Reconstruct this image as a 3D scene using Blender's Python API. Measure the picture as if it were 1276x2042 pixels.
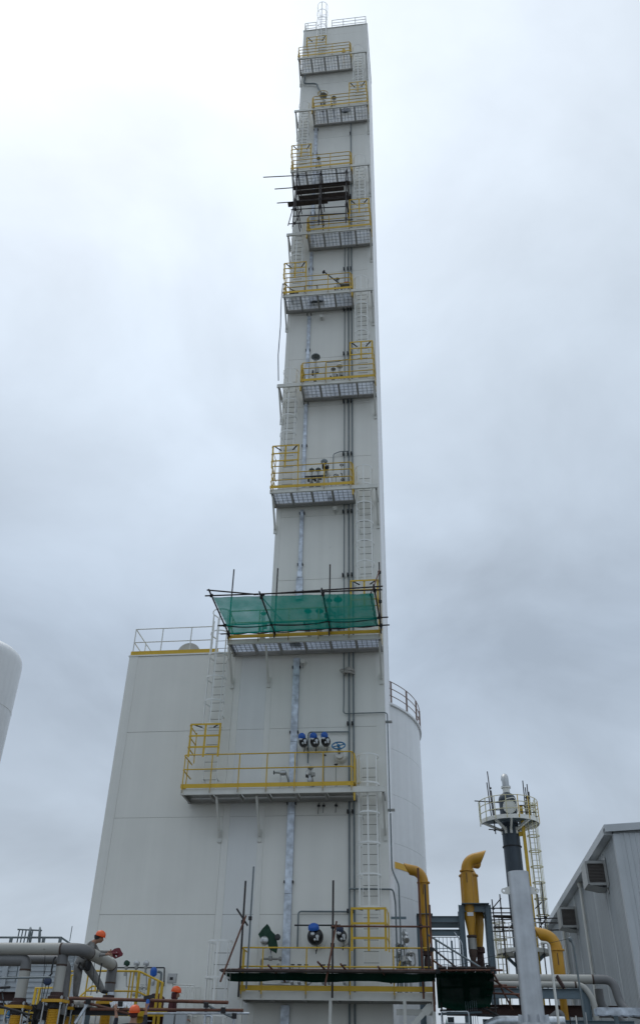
import bpy, bmesh, math, random
from mathutils import Vector, Matrix

random.seed(7)
S = bpy.context.scene
for o in list(bpy.data.objects):
    bpy.data.objects.remove(o)

# ------------------------------------------------------------------ camera
EYE = Vector((0, 0, 1.6))
FPX, CX, CY = 1688.79, 638.0, 1021.0            # focal length in photo pixels
ROT = Matrix(((0.99259591, 0.05300144, 0.10928954),
              (0.12011635, -0.56195465, -0.81840029),
              (0.01803937, 0.82546825, -0.56416022)))
cam = bpy.data.cameras.new('camera')
cam.sensor_fit = 'HORIZONTAL'
cam.sensor_width = 36.0
cam.lens = 36.0 * FPX / 1276.0
cam.clip_end = 6000
cam_o = bpy.data.objects.new('camera', cam)
S.collection.objects.link(cam_o)
cam_o.matrix_world = Matrix.Translation(EYE) @ ROT.to_4x4()
S.camera = cam_o

# ------------------------------------------------------------------ sky, sun, exposure
SUN_DIR = (ROT @ Vector((120 - CX, CY + 60, -FPX))).normalized()   # the bright part of the cloud, upper left
SUN_EL = math.degrees(math.asin(SUN_DIR.z))
SUN_AZ = math.degrees(math.atan2(SUN_DIR.x, SUN_DIR.y))
world = bpy.data.worlds.new('World')
S.world = world
world.use_nodes = True
nt = world.node_tree
nt.nodes.clear()
N = lambda t, **k: (lambda n: ([setattr(n, a, b) for a, b in k.items()], n)[1])(nt.nodes.new(t))
L = lambda a, b: nt.links.new(a, b)
out = N('ShaderNodeOutputWorld')
sky = N('ShaderNodeTexSky', sky_type='NISHITA')
sky.sun_disc = False
sky.sun_elevation = math.radians(SUN_EL)
sky.sun_rotation = math.radians(SUN_AZ)
sky.air_density = 1.0
sky.dust_density = 3.0
bg_clear = N('ShaderNodeBackground')
bg_clear.inputs[1].default_value = 0.10
L(sky.outputs[0], bg_clear.inputs[0])
tc = N('ShaderNodeTexCoord')
sep = N('ShaderNodeSeparateXYZ')
L(tc.outputs['Generated'], sep.inputs[0])
# flatten directions on to a cloud ceiling: (x, y) / (z + k)
addz = N('ShaderNodeMath', operation='ADD'); L(sep.outputs[2], addz.inputs[0]); addz.inputs[1].default_value = 0.50
mx = N('ShaderNodeMath', operation='MAXIMUM'); L(addz.outputs[0], mx.inputs[0]); mx.inputs[1].default_value = 0.08
dx = N('ShaderNodeMath', operation='DIVIDE'); L(sep.outputs[0], dx.inputs[0]); L(mx.outputs[0], dx.inputs[1])
dy = N('ShaderNodeMath', operation='DIVIDE'); L(sep.outputs[1], dy.inputs[0]); L(mx.outputs[0], dy.inputs[1])
comb = N('ShaderNodeCombineXYZ'); L(dx.outputs[0], comb.inputs[0]); L(dy.outputs[0], comb.inputs[1])
comb.inputs[2].default_value = 3.7
n1 = N('ShaderNodeTexNoise'); n1.inputs['Scale'].default_value = 3.1; n1.inputs['Detail'].default_value = 7; n1.inputs['Roughness'].default_value = 0.52
n1.inputs['Distortion'].default_value = 0.35
L(comb.outputs[0], n1.inputs['Vector'])
ramp = N('ShaderNodeValToRGB')                      # overcast: brighter overhead, darker towards the horizon
ramp.color_ramp.elements[0].position = 0.0
ramp.color_ramp.elements[0].color = (0.55, 0.625, 0.71, 1)
ramp.color_ramp.elements[1].position = 0.95
ramp.color_ramp.elements[1].color = (0.76, 0.835, 0.92, 1)
e = ramp.color_ramp.elements.new(0.42); e.color = (0.475, 0.565, 0.68, 1)
e = ramp.color_ramp.elements.new(0.70); e.color = (0.645, 0.74, 0.85, 1)
L(sep.outputs[2], ramp.inputs[0])
cl = N('ShaderNodeMapRange'); L(n1.outputs['Fac'], cl.inputs[0])
cl.inputs[1].default_value = 0.32; cl.inputs[2].default_value = 0.70
cl.inputs[3].default_value = 0.82; cl.inputs[4].default_value = 1.16
mul = N('ShaderNodeVectorMath', operation='SCALE'); L(ramp.outputs[0], mul.inputs[0]); L(cl.outputs[0], mul.inputs['Scale'])
# thinner, brighter cloud round the hidden sun
dt = N('ShaderNodeVectorMath', operation='DOT_PRODUCT'); L(tc.outputs['Generated'], dt.inputs[0]); dt.inputs[1].default_value = SUN_DIR
gl = N('ShaderNodeMapRange', interpolation_type='SMOOTHSTEP'); L(dt.outputs['Value'], gl.inputs[0])
gl.inputs[1].default_value = 0.80; gl.inputs[2].default_value = 1.0; gl.inputs[3].default_value = 1.0; gl.inputs[4].default_value = 1.16
mul2 = N('ShaderNodeVectorMath', operation='SCALE'); L(mul.outputs[0], mul2.inputs[0]); L(gl.outputs[0], mul2.inputs['Scale']); mul = mul2
bg_cloud = N('ShaderNodeBackground'); L(mul.outputs[0], bg_cloud.inputs[0]); bg_cloud.inputs[1].default_value = 1.0
mix = N('ShaderNodeMixShader'); mix.inputs[0].default_value = 0.93
L(bg_clear.outputs[0], mix.inputs[1]); L(bg_cloud.outputs[0], mix.inputs[2]); L(mix.outputs[0], out.inputs[0])

sun = bpy.data.lights.new('sun', 'SUN')
sun.energy = 0.6
sun.angle = math.radians(40)
sun.color = (1.0, 0.97, 0.93)
sun_o = bpy.data.objects.new('sun', sun)
S.collection.objects.link(sun_o)
sun_o.rotation_euler = SUN_DIR.to_track_quat('Z', 'Y').to_euler()
sun_o.location = (0, 0, 90)
S.view_settings.view_transform = 'Standard'
S.view_settings.look = 'None'
S.view_settings.exposure = 0.0
S.view_settings.gamma = 1.0
S.view_settings.use_curve_mapping = False

# ------------------------------------------------------------------ geometry of the photograph
def ray(u, v):
    return ROT @ Vector((u - CX, CY - v, -FPX))
def W(u, v, Y):                                    # the point of a vertical plane y = Y seen at (u, v)
    d = ray(u, v); return EYE + d * (Y / d.y)
def WZ(u, v, z):                                   # the point of a level plane
    d = ray(u, v); return EYE + d * ((z - EYE.z) / d.z)
def WX(u, v, x):
    d = ray(u, v); return EYE + d * (x / d.x)
V = lambda *a: Vector(a)

# ------------------------------------------------------------------ materials
def material(name, rgb, rough=0.5, metal=0.0, var=0.06, scale=3.0, streak=0.0, bump=0.0, bscale=20.0, dirt=None, dirt_lo=0.60, dirt_hi=0.75, spec=0.5):
    m = bpy.data.materials.new(name); m.use_nodes = True
    t = m.node_tree; b = t.nodes['Principled BSDF']
    b.inputs['Roughness'].default_value = rough
    b.inputs['Metallic'].default_value = metal
    b.inputs['Specular IOR Level'].default_value = spec
    g = t.nodes.new('ShaderNodeNewGeometry')
    nz = t.nodes.new('ShaderNodeTexNoise'); nz.inputs['Scale'].default_value = scale; nz.inputs['Detail'].default_value = 5
    t.links.new(g.outputs['Position'], nz.inputs['Vector'])
    mr = t.nodes.new('ShaderNodeMapRange'); mr.inputs[1].default_value = 0.3; mr.inputs[2].default_value = 0.7
    mr.inputs[3].default_value = 1 - var; mr.inputs[4].default_value = 1 + var
    t.links.new(nz.outputs['Fac'], mr.inputs[0])
    fac = mr.outputs[0]
    if streak:
        mp = t.nodes.new('ShaderNodeMapping'); mp.inputs['Scale'].default_value = (3.2, 3.2, 0.10)
        t.links.new(g.outputs['Position'], mp.inputs[0])
        n2 = t.nodes.new('ShaderNodeTexNoise'); n2.inputs['Scale'].default_value = 1.0; n2.inputs['Detail'].default_value = 6
        t.links.new(mp.outputs[0], n2.inputs['Vector'])
        m2 = t.nodes.new('ShaderNodeMapRange'); m2.inputs[1].default_value = 0.35; m2.inputs[2].default_value = 0.7
        m2.inputs[3].default_value = 1 + streak * .4; m2.inputs[4].default_value = 1 - streak
        t.links.new(n2.outputs['Fac'], m2.inputs[0])
        mm = t.nodes.new('ShaderNodeMath'); mm.operation = 'MULTIPLY'
        t.links.new(fac, mm.inputs[0]); t.links.new(m2.outputs[0], mm.inputs[1]); fac = mm.outputs[0]
    sc = t.nodes.new('ShaderNodeVectorMath'); sc.operation = 'SCALE'
    sc.inputs[0].default_value = rgb
    t.links.new(fac, sc.inputs['Scale'])
    col = sc.outputs[0]
    if dirt:
        n3 = t.nodes.new('ShaderNodeTexNoise'); n3.inputs['Scale'].default_value = scale * 2.3; n3.inputs['Detail'].default_value = 8
        n3.inputs['Roughness'].default_value = 0.7
        t.links.new(g.outputs['Position'], n3.inputs['Vector'])
        m3 = t.nodes.new('ShaderNodeMapRange'); m3.inputs[1].default_value = dirt_lo; m3.inputs[2].default_value = dirt_hi
        t.links.new(n3.outputs['Fac'], m3.inputs[0])
        mx_ = t.nodes.new('ShaderNodeMix'); mx_.data_type = 'RGBA'
        t.links.new(m3.outputs[0], mx_.inputs[0]); t.links.new(col, mx_.inputs[6]); mx_.inputs[7].default_value = (*dirt, 1)
        col = mx_.outputs[2]
    t.links.new(col, b.inputs['Base Color'])
    if bump:
        nb = t.nodes.new('ShaderNodeTexNoise'); nb.inputs['Scale'].default_value = bscale; nb.inputs['Detail'].default_value = 4
        t.links.new(g.outputs['Position'], nb.inputs['Vector'])
        bp = t.nodes.new('ShaderNodeBump'); bp.inputs['Strength'].default_value = bump; bp.inputs['Distance'].default_value = 0.02
        t.links.new(nb.outputs['Fac'], bp.inputs['Height']); t.links.new(bp.outputs[0], b.inputs['Normal'])
    return m

M = {}
def mk(key, *a, **k): M[key] = material(key, *a, **k)
mk('wall', (0.765, 0.76, 0.705), 0.42, var=0.03, scale=0.7, streak=0.035, bump=0.10, bscale=2.2, dirt=(0.42, 0.41, 0.37), dirt_lo=0.66, dirt_hi=0.95)
mk('wall_trim', (0.765, 0.762, 0.712), 0.4, var=0.02, streak=0.04)
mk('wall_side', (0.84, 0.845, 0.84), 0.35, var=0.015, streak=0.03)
mk('wall_cool', (0.73, 0.74, 0.72), 0.42, var=0.03, scale=0.7, streak=0.03, bump=0.10, bscale=2.2, dirt=(0.42, 0.42, 0.40), dirt_lo=0.68, dirt_hi=0.95)
mk('shaded_steel', (0.36, 0.355, 0.335), 0.55, var=0.08, dirt=(0.2, 0.17, 0.14), dirt_lo=0.6, dirt_hi=0.85)  # darker than the edge beams: under-deck shade put into the colour
mk('joint', (0.42, 0.415, 0.385), 0.8)
mk('white_steel', (0.80, 0.81, 0.78), 0.45, var=0.05, dirt=(0.40, 0.33, 0.25), dirt_lo=0.66, dirt_hi=0.85)
mk('cream_steel', (0.68, 0.68, 0.63), 0.5, var=0.06, dirt=(0.30, 0.24, 0.18), dirt_lo=0.64, dirt_hi=0.85)
mk('yellow', (0.62, 0.40, 0.025), 0.45, var=0.08, dirt=(0.25, 0.17, 0.05), dirt_lo=0.62, dirt_hi=0.85)
mk('vent_yellow', (0.54, 0.275, 0.020), 0.38, var=0.06, scale=1.5, streak=0.10, dirt=(0.30, 0.16, 0.04), dirt_lo=0.66, dirt_hi=0.9)
mk('galv', (0.56, 0.60, 0.64), 0.38, 0.55, var=0.22, scale=9.0)
mk('galv_tray', (0.50, 0.545, 0.60), 0.38, 0.45, var=0.35, scale=5.0, streak=0.12)
mk('grate', (0.66, 0.70, 0.77), 0.38, 0.65, var=0.10, scale=2.0)
mk('pipe_grey', (0.17, 0.20, 0.21), 0.5, 0.2, var=0.10)
mk('steel', (0.45, 0.46, 0.46), 0.35, 0.8, var=0.10)
mk('steel_dull', (0.30, 0.30, 0.28), 0.5, 0.4, var=0.15)
mk('dark_tube', (0.045, 0.040, 0.040), 0.6, 0.2, var=0.25, dirt=(0.11, 0.055, 0.035), dirt_lo=0.55, dirt_hi=0.75)
mk('rust_tube', (0.15, 0.065, 0.042), 0.75, 0.1, var=0.25, dirt=(0.06, 0.04, 0.035), dirt_lo=0.50, dirt_hi=0.72)
mk('black', (0.016, 0.016, 0.018), 0.35, var=0.15)
mk('black_dull', (0.03, 0.03, 0.032), 0.8, var=0.2)
mk('blue_cap', (0.012, 0.10, 0.42), 0.4, var=0.06)
mk('blue_wheel', (0.03, 0.16, 0.32), 0.4, var=0.06)
mk('dark_blue', (0.02, 0.035, 0.08), 0.4, var=0.1)
mk('red', (0.45, 0.045, 0.03), 0.5)
mk('dark_red', (0.16, 0.018, 0.028), 0.5, var=0.12)
mk('green_cloth', (0.012, 0.050, 0.030), 0.8, var=0.15, bump=0.3, bscale=12)
mk('plank', (0.068, 0.053, 0.048), 0.85, var=0.3, scale=6, dirt=(0.04, 0.03, 0.03), dirt_lo=0.5, dirt_hi=0.7)
mk('frame_grey', (0.135, 0.185, 0.215), 0.5, var=0.06, dirt=(0.09, 0.10, 0.10), dirt_lo=0.62, dirt_hi=0.85)
mk('stack_dark', (0.045, 0.062, 0.080), 0.55, var=0.10, scale=1.2, streak=0.15)
mk('pipe_cream', (0.40, 0.395, 0.36), 0.5, var=0.06, dirt=(0.20, 0.16, 0.12), dirt_lo=0.62, dirt_hi=0.85)
mk('pipe_mid', (0.16, 0.16, 0.16), 0.5, var=0.10)
mk('weld', (0.07, 0.045, 0.035), 0.8, var=0.2)
mk('brown_steel', (0.055, 0.028, 0.024), 0.8, var=0.25)
mk('silver', (0.53, 0.555, 0.58), 0.40, 0.45, var=0.13, scale=3.0, streak=0.20, bump=0.08, bscale=30, dirt=(0.50, 0.52, 0.54), dirt_lo=0.66, dirt_hi=0.74)
mk('tank_white', (0.78, 0.79, 0.79), 0.4, var=0.02, streak=0.05)
mk('clad_grey', (0.41, 0.44, 0.455), 0.45, var=0.04, scale=1.0, streak=0.08)
mk('clad_light', (0.52, 0.55, 0.57), 0.45, var=0.04, scale=1.0, streak=0.05)
mk('clad_far', (0.46, 0.50, 0.53), 0.5, var=0.05)
mk('hood', (0.42, 0.43, 0.42), 0.5, var=0.06, streak=0.1)
mk('louvre', (0.22, 0.20, 0.19), 0.7)
mk('skin', (0.32, 0.17, 0.11), 0.6, var=0.05)
mk('overall', (0.235, 0.23, 0.22), 0.9, var=0.15, scale=8, bump=0.4, bscale=14)
mk('navy', (0.016, 0.018, 0.026), 0.9, var=0.2, scale=8, bump=0.3, bscale=14)
mk('maroon', (0.07, 0.018, 0.02), 0.9, var=0.2)
mk('helmet', (0.80, 0.115, 0.02), 0.32, var=0.03)
mk('concrete', (0.13, 0.128, 0.12), 0.9, var=0.12, scale=0.6, bump=0.3, bscale=6)
mk('gravel', (0.10, 0.098, 0.092), 0.95, var=0.2, scale=1.5, bump=0.5, bscale=15)
mk('white_sheet', (0.75, 0.77, 0.80), 0.6, var=0.05)
mk('wrap', (0.42, 0.40, 0.37), 0.9, var=0.15, scale=9, bump=0.5, bscale=18)
mk('cream_yellow', (0.60, 0.56, 0.36), 0.5, var=0.06)
mk('band_yellow', (0.74, 0.42, 0.03), 0.45, var=0.04)
mk('joint_yellow', (0.60, 0.33, 0.018), 0.45, var=0.08, dirt=(0.2, 0.1, 0.03), dirt_lo=0.62, dirt_hi=0.85)
mk('rail_brown', (0.22, 0.16, 0.14), 0.6, var=0.15)
mk('teal', (0.03, 0.22, 0.16), 0.7)

# woven safety net: part of the light passes between the threads
def net_material(name, rgb, open_):
    m = bpy.data.materials.new(name); m.use_nodes = True
    t = m.node_tree; t.nodes.clear()
    o = t.nodes.new('ShaderNodeOutputMaterial')
    d = t.nodes.new('ShaderNodeBsdfDiffuse'); d.inputs[0].default_value = (*rgb, 1)
    tl = t.nodes.new('ShaderNodeBsdfTranslucent'); tl.inputs[0].default_value = (*rgb, 1)
    tr = t.nodes.new('ShaderNodeBsdfTransparent')
    g = t.nodes.new('ShaderNodeNewGeometry')
    nz = t.nodes.new('ShaderNodeTexNoise'); nz.inputs['Scale'].default_value = 1.6; nz.inputs['Detail'].default_value = 4
    t.links.new(g.outputs['Position'], nz.inputs['Vector'])
    mr = t.nodes.new('ShaderNodeMapRange'); mr.inputs[1].default_value = .3; mr.inputs[2].default_value = .7
    mr.inputs[3].default_value = max(0.0, open_ - .07); mr.inputs[4].default_value = open_ * 1.4
    t.links.new(nz.outputs['Fac'], mr.inputs[0])
    a = t.nodes.new('ShaderNodeMixShader'); a.inputs[0].default_value = 0.5
    t.links.new(d.outputs[0], a.inputs[1]); t.links.new(tl.outputs[0], a.inputs[2])
    b = t.nodes.new('ShaderNodeMixShader'); t.links.new(mr.outputs[0], b.inputs[0])
    t.links.new(a.outputs[0], b.inputs[1]); t.links.new(tr.outputs[0], b.inputs[2])
    t.links.new(b.outputs[0], o.inputs[0])
    M[name] = m
net_material('net_green', (0.004, 0.235, 0.185), 0.16)
net_material('net_dark', (0.006, 0.028, 0.019), 0.005)

# ------------------------------------------------------------------ mesh helpers
COL = S.collection
WM = {}                                             # world matrix of every object

def frame(d):
    d = d.normalized()
    a = V(0, 0, 1) if abs(d.z) < 0.95 else V(0, 1, 0)
    x = a.cross(d).normalized()
    return x, d.cross(x).normalized(), d

class MB:
    def __init__(s): s.v = []; s.f = []
    def add(s, vs, fs):
        n = len(s.v); s.v += [Vector(p) for p in vs]; s.f += [tuple(i + n for i in f) for f in fs]; return s
    def obox(s, c, ax, ay, az):
        c = Vector(c); vs = [c + ax * i + ay * j + az * k for k in (-1, 1) for j in (-1, 1) for i in (-1, 1)]
        return s.add(vs, [(0, 2, 3, 1), (4, 5, 7, 6), (0, 1, 5, 4), (2, 6, 7, 3), (0, 4, 6, 2), (1, 3, 7, 5)])
    def box(s, lo, hi):
        lo = Vector(lo); hi = Vector(hi); c = (lo + hi) / 2; h = (hi - lo) / 2
        return s.obox(c, V(h.x, 0, 0), V(0, h.y, 0), V(0, 0, h.z))
    def bar(s, p, q, w, h, up=None):
        p = Vector(p); q = Vector(q); d = (q - p)
        z = d.normalized(); u = Vector(up) if up else (V(0, 0, 1) if abs(z.z) < .95 else V(0, 1, 0))
        x = u.cross(z).normalized(); y = z.cross(x)
        return s.obox((p + q) / 2, x * w / 2, y * h / 2, d / 2)
    def tube(s, path, r, n=8, caps=True, radii=None, closed=False):
        path = [Vector(p) for p in path]; m = len(path); rings = []
        t0 = (path[1] - path[0]); x, y, _ = frame(t0); base = len(s.v)
        for i, p in enumerate(path):
            if closed: t = path[(i + 1) % m] - path[i - 1]
            else: t = path[min(i + 1, m - 1)] - path[max(i - 1, 0)]
            t.normalize(); x = (x - t * x.dot(t)).normalized(); y = t.cross(x)
            rr = radii[i] if radii else r
            s.v += [p + (x * math.cos(2 * math.pi * k / n) + y * math.sin(2 * math.pi * k / n)) * rr for k in range(n)]
        for i in range(m if closed else m - 1):
            a = base + i * n; b = base + ((i + 1) % m) * n
            s.f += [(a + k, a + (k + 1) % n, b + (k + 1) % n, b + k) for k in range(n)]
        if caps and not closed:
            s.f.append(tuple(base + k for k in reversed(range(n)))); s.f.append(tuple(base + (m - 1) * n + k for k in range(n)))
        return s
    def lathe(s, o, axis, prof, n=20):
        o = Vector(o); x, y, z = frame(Vector(axis)); base = len(s.v)
        for r, h in prof:
            s.v += [o + z * h + (x * math.cos(2 * math.pi * k / n) + y * math.sin(2 * math.pi * k / n)) * r for k in range(n)]
        for i in range(len(prof) - 1):
            a = base + i * n; b = a + n
            s.f += [(a + k, a + (k + 1) % n, b + (k + 1) % n, b + k) for k in range(n)]
        if prof[0][0] > 1e-6: s.f.append(tuple(base + k for k in reversed(range(n))))
        if prof[-1][0] > 1e-6: s.f.append(tuple(base + (len(prof) - 1) * n + k for k in range(n)))
        return s
    def ring(s, c, axis, R, r, n=20, m=6, a0=0, a1=None):
        c = Vector(c); x, y, z = frame(Vector(axis))
        if a1 is None:
            return s.tube([c + (x * math.cos(2 * math.pi * k / n) + y * math.sin(2 * math.pi * k / n)) * R for k in range(n)], r, m, closed=True)
        return s.tube([c + (x * math.cos(a0 + (a1 - a0) * k / n) + y * math.sin(a0 + (a1 - a0) * k / n)) * R for k in range(n + 1)], r, m)
    def quad(s, *p): return s.add(p, [tuple(range(len(p)))])
    def hollow(s, p, q, r, t=0.012, n=20):
        p = Vector(p); q = Vector(q); Lg = (q - p).length
        return s.lathe(p, q - p, [(r - t, 0), (r, 0), (r, Lg), (r - t, Lg), (r - t, 0)], n) if False else s.lathe(p, q - p, [(r, 0), (r, Lg)], n)

def reg(o, parent, mw):
    COL.objects.link(o)
    if parent is not None:
        o.parent = parent; o.matrix_parent_inverse = WM[parent.name].inverted()
    o.matrix_basis = mw; WM[o.name] = mw
    return o

def build(name, mb, mat, parent=None, label=None, smooth=True, ang=40, kind=None):
    xs = [p.x for p in mb.v]; ys = [p.y for p in mb.v]; zs = [p.z for p in mb.v]
    c = V((min(xs) + max(xs)) / 2, (min(ys) + max(ys)) / 2, min(zs))
    me = bpy.data.meshes.new(name)
    me.from_pydata([p - c for p in mb.v], [], mb.f)
    mats = mat if isinstance(mat, (list, tuple)) else [mat]
    for m in mats: me.materials.append(M[m])
    bm = bmesh.new(); bm.from_mesh(me); bmesh.ops.recalc_face_normals(bm, faces=bm.faces); bm.to_mesh(me); bm.free()
    if smooth:
        me.polygons.foreach_set('use_smooth', [True] * len(me.polygons)); me.set_sharp_from_angle(angle=math.radians(ang))
    o = bpy.data.objects.new(name, me)
    reg(o, parent, Matrix.Translation(c))
    if label: o['label'] = label
    if kind: o['kind'] = kind
    return o

def tag(o, label, cat, group=None):
    o['label'] = label; o['category'] = cat
    if group: o['group'] = group
    return o
def thing(name, label, cat, loc, group=None):
    o = bpy.data.objects.new(name, None); o.empty_display_size = 0.2
    reg(o, None, Matrix.Translation(Vector(loc)))
    return tag(o, label, cat, group)
def struct(name, mb, mat, smooth=False):
    o = build(name, mb, mat, smooth=smooth); o['kind'] = 'structure'; return o

_cache = {}
def _unit(kind, mat, n):
    k = (kind, mat, n)
    if k not in _cache:
        mb = MB()
        if kind == 'cyl': mb.tube([(0, 0, 0), (0, 0, 1)], 1, n)
        else: mb.box((-.5, -.5, 0), (.5, .5, 1))
        me = bpy.data.meshes.new('%s_%s' % ('round_bar' if kind == 'cyl' else 'flat_bar', mat))
        me.from_pydata(mb.v, [], mb.f); me.materials.append(M[mat])
        bm = bmesh.new(); bm.from_mesh(me); bmesh.ops.recalc_face_normals(bm, faces=bm.faces); bm.to_mesh(me); bm.free()
        if kind == 'cyl':
            me.polygons.foreach_set('use_smooth', [True] * len(me.polygons)); me.set_sharp_from_angle(angle=math.radians(50))
        _cache[k] = me
    return _cache[k]
def stick(parent, name, p, q, r, mat, n=8):          # a round bar sharing one mesh
    p = Vector(p); q = Vector(q); x, y, z = frame(q - p)
    R = Matrix((x, y, z)).transposed().to_4x4()
    o = bpy.data.objects.new(name, _unit('cyl', mat, n))
    return reg(o, parent, Matrix.Translation(p) @ R @ Matrix.Diagonal((r, r, (q - p).length, 1)))
def slab(parent, name, p, q, w, h, mat, up=None):     # a flat bar sharing one mesh; w across, h along up
    p = Vector(p); q = Vector(q); z = (q - p).normalized()
    u = Vector(up) if up else (V(0, 0, 1) if abs(z.z) < .95 else V(0, 1, 0))
    x = u.cross(z).normalized(); y = z.cross(x)
    R = Matrix((x, y, z)).transposed().to_4x4()
    o = bpy.data.objects.new(name, _unit('box', mat, 0))
    return reg(o, parent, Matrix.Translation(p) @ R @ Matrix.Diagonal((w, h, (q - p).length, 1)))
def bend(pts, rad, n=5):                             # round the corners of a pipe path
    pts = [Vector(p) for p in pts]; res = [pts[0]]
    for i in range(1, len(pts) - 1):
        a, b, c = pts[i - 1], pts[i], pts[i + 1]
        u = (a - b); w = (c - b); r = min(rad, u.length * .49, w.length * .49)
        u.normalize(); w.normalize()
        for k in range(n + 1):
            t = k / n; res.append((b + u * r) * (1 - t) ** 2 + b * 2 * t * (1 - t) + (b + w * r) * t ** 2)
    return res + [pts[-1]]
def pipe(name, pts, r, mat, parent=None, rad=0.15, n=10):
    return build(name, MB().tube(bend(pts, rad), r, n), mat, parent)

# ------------------------------------------------------------------ the ground
struct('ground', MB().box((-900, -300, -0.5), (900, 1600, 0)), 'gravel')
struct('concrete_apron', MB().box((-26, 8, 0.0), (22, 62, 0.06)), 'concrete')

# ------------------------------------------------------------------ cold box: tower, low wing, wide block
YW = 28.0                                            # the front wall plane
XL, XR, XW, XB = -5.53, -1.33, -6.72, -10.77         # tower left / right, wing left, block left
YB = 32.0
SEAM = [0.06] + [3.08 + 2.94 * k for k in range(20)]

def clad_box(t, x0, x1, z1, mat, left_trim, right_trim, y0=YW, y1=YB, side=False):
    g = 0.006
    build('core', MB().box((x0 + .014, y0 + .014, .06), (x1 - .014, y1, z1 - .02)), 'joint', t, smooth=False)
    rows = [z for z in SEAM if z < z1 - .4] + [z1]
    # corner trims run the full height, the panels sit between them
    if left_trim:
        build('corner_trim', MB().box((x0, y0 - .012, .06), (x0 + left_trim - .0005, y0 + .02, z1)), 'wall_trim', t, smooth=False)
    if right_trim:
        build('corner_trim', MB().box((x1 - right_trim + .0005, y0 - .012, .06), (x1, y0 + .02, z1)), 'wall_trim', t, smooth=False)
    for a, b in zip(rows, rows[1:]):
        lo = (x0 + left_trim, y0 + random.uniform(-.002, .002), a + g); hi = (x1 - right_trim, y0 + .016, b - g)
        build('panel', MB().box(lo, hi), mat, t, smooth=False)
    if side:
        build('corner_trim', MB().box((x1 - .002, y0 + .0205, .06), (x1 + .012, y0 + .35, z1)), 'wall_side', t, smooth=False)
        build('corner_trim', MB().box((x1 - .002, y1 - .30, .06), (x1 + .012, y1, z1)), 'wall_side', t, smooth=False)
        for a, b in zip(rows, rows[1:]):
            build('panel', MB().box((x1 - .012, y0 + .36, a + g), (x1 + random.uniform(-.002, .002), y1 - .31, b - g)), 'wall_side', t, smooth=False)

tower = thing('cold_box_tower', 'very tall narrow white panelled tower with stacked yellow railed platforms', 'tower', ((XL + XR) / 2, 30, 0.06))
ZT = 59.82
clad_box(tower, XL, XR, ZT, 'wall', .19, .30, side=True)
build('roof_cap', MB().box((XL - .03, YW - .04, ZT + .002), (XR + .03, YB + .03, ZT + .06)), 'wall_trim', tower, smooth=False)
wing = thing('cold_box_wing', 'narrow white panelled strip between the tall tower and the wide block', 'tower', ((XW + XL) / 2, 30, 0.06))
clad_box(wing, XW + .004, XL - .004, 14.83, 'wall_cool', .22, .0)
block = thing('cold_box_block', 'wide low white panelled block left of the tall tower', 'building', ((XB + XW) / 2, 30, 0.06))
clad_box(block, XB, XW - .004, 14.80, 'wall', .34, .0)
build('roof_cap', MB().box((XB - .03, YW - .03, 14.805), (XW - .03, YB, 14.86)), 'wall_trim', block, smooth=False)
# railing round the block's roof
zr = 14.86
for x in (XB + .08, -9.63, -8.52, -7.72):
    stick(block, 'post', (x, YW + .05, zr), (x, YW + .05, zr + 1.1), .022, 'cream_steel')
for x in (XB + .08,):
    for y in (29.3, 30.6, 31.9): stick(block, 'post', (x, y, zr), (x, y, zr + 1.1), .022, 'cream_steel')
for dz in (.55, 1.1):
    stick(block, 'rail', (XB + .06, YW + .05, zr + dz), (-7.70, YW + .05, zr + dz), .020, 'cream_steel')
    stick(block, 'rail', (XB + .08, YW + .05, zr + dz), (XB + .08, 31.95, zr + dz), .020, 'cream_steel')
slab(block, 'toe_board', (XB + .02, YW + .02, zr + .09), (-7.42, YW + .02, zr + .09), .012, .16, 'yellow')
slab(block, 'toe_board', (XB + .03, YW + .05, zr + .09), (XB + .03, 31.9, zr + .09), .012, .16, 'yellow')
slab(block, 'gate_post', (-7.68, YW + .03, zr), (-7.68, YW + .03, zr + 1.3), .05, .05, 'white_steel')
# round vent cover standing on the block's roof
vc = thing('roof_vent_cover', 'round pale disc cover standing on the roof of the wide block', 'vent', (-8.9, 29.2, 14.86))
build('disc', MB().lathe((-8.9, 29.25, 15.42), (0, -1, 0), [(.0, 0), (.44, .0), (.46, .04), (.44, .08), (.10, .10), (.0, .10)], 28), 'pipe_cream', vc)
stick(vc, 'stand', (-8.9, 29.27, 14.86), (-8.9, 29.27, 15.3), .05, 'cream_steel')

# railing round the tower's roof
zr = ZT + .06
for x in (XL + .06, -5.3, -4.72, -3.66, -2.9, -2.1, XR - .08):
    stick(tower, 'post', (x, YW + .06, zr), (x, YW + .06, zr + 1.1), .022, 'cream_steel')
for x in (XL + .06, XR - .08):
    for y in (29.3, 30.6, 31.9): stick(tower, 'post', (x, y, zr), (x, y, zr + 1.1), .022, 'cream_steel')
for dz in (.37, .74, 1.1):
    stick(tower, 'rail', (XL + .06, YW + .06, zr + dz), (-4.72, YW + .06, zr + dz), .020, 'cream_steel')
    stick(tower, 'rail', (-3.66, YW + .06, zr + dz), (XR - .06, YW + .06, zr + dz), .020, 'cream_steel')
    for x in (XL + .06, XR - .08): stick(tower, 'rail', (x, YW + .06, zr + dz), (x, 31.9, zr + dz), .020, 'cream_steel')

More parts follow.
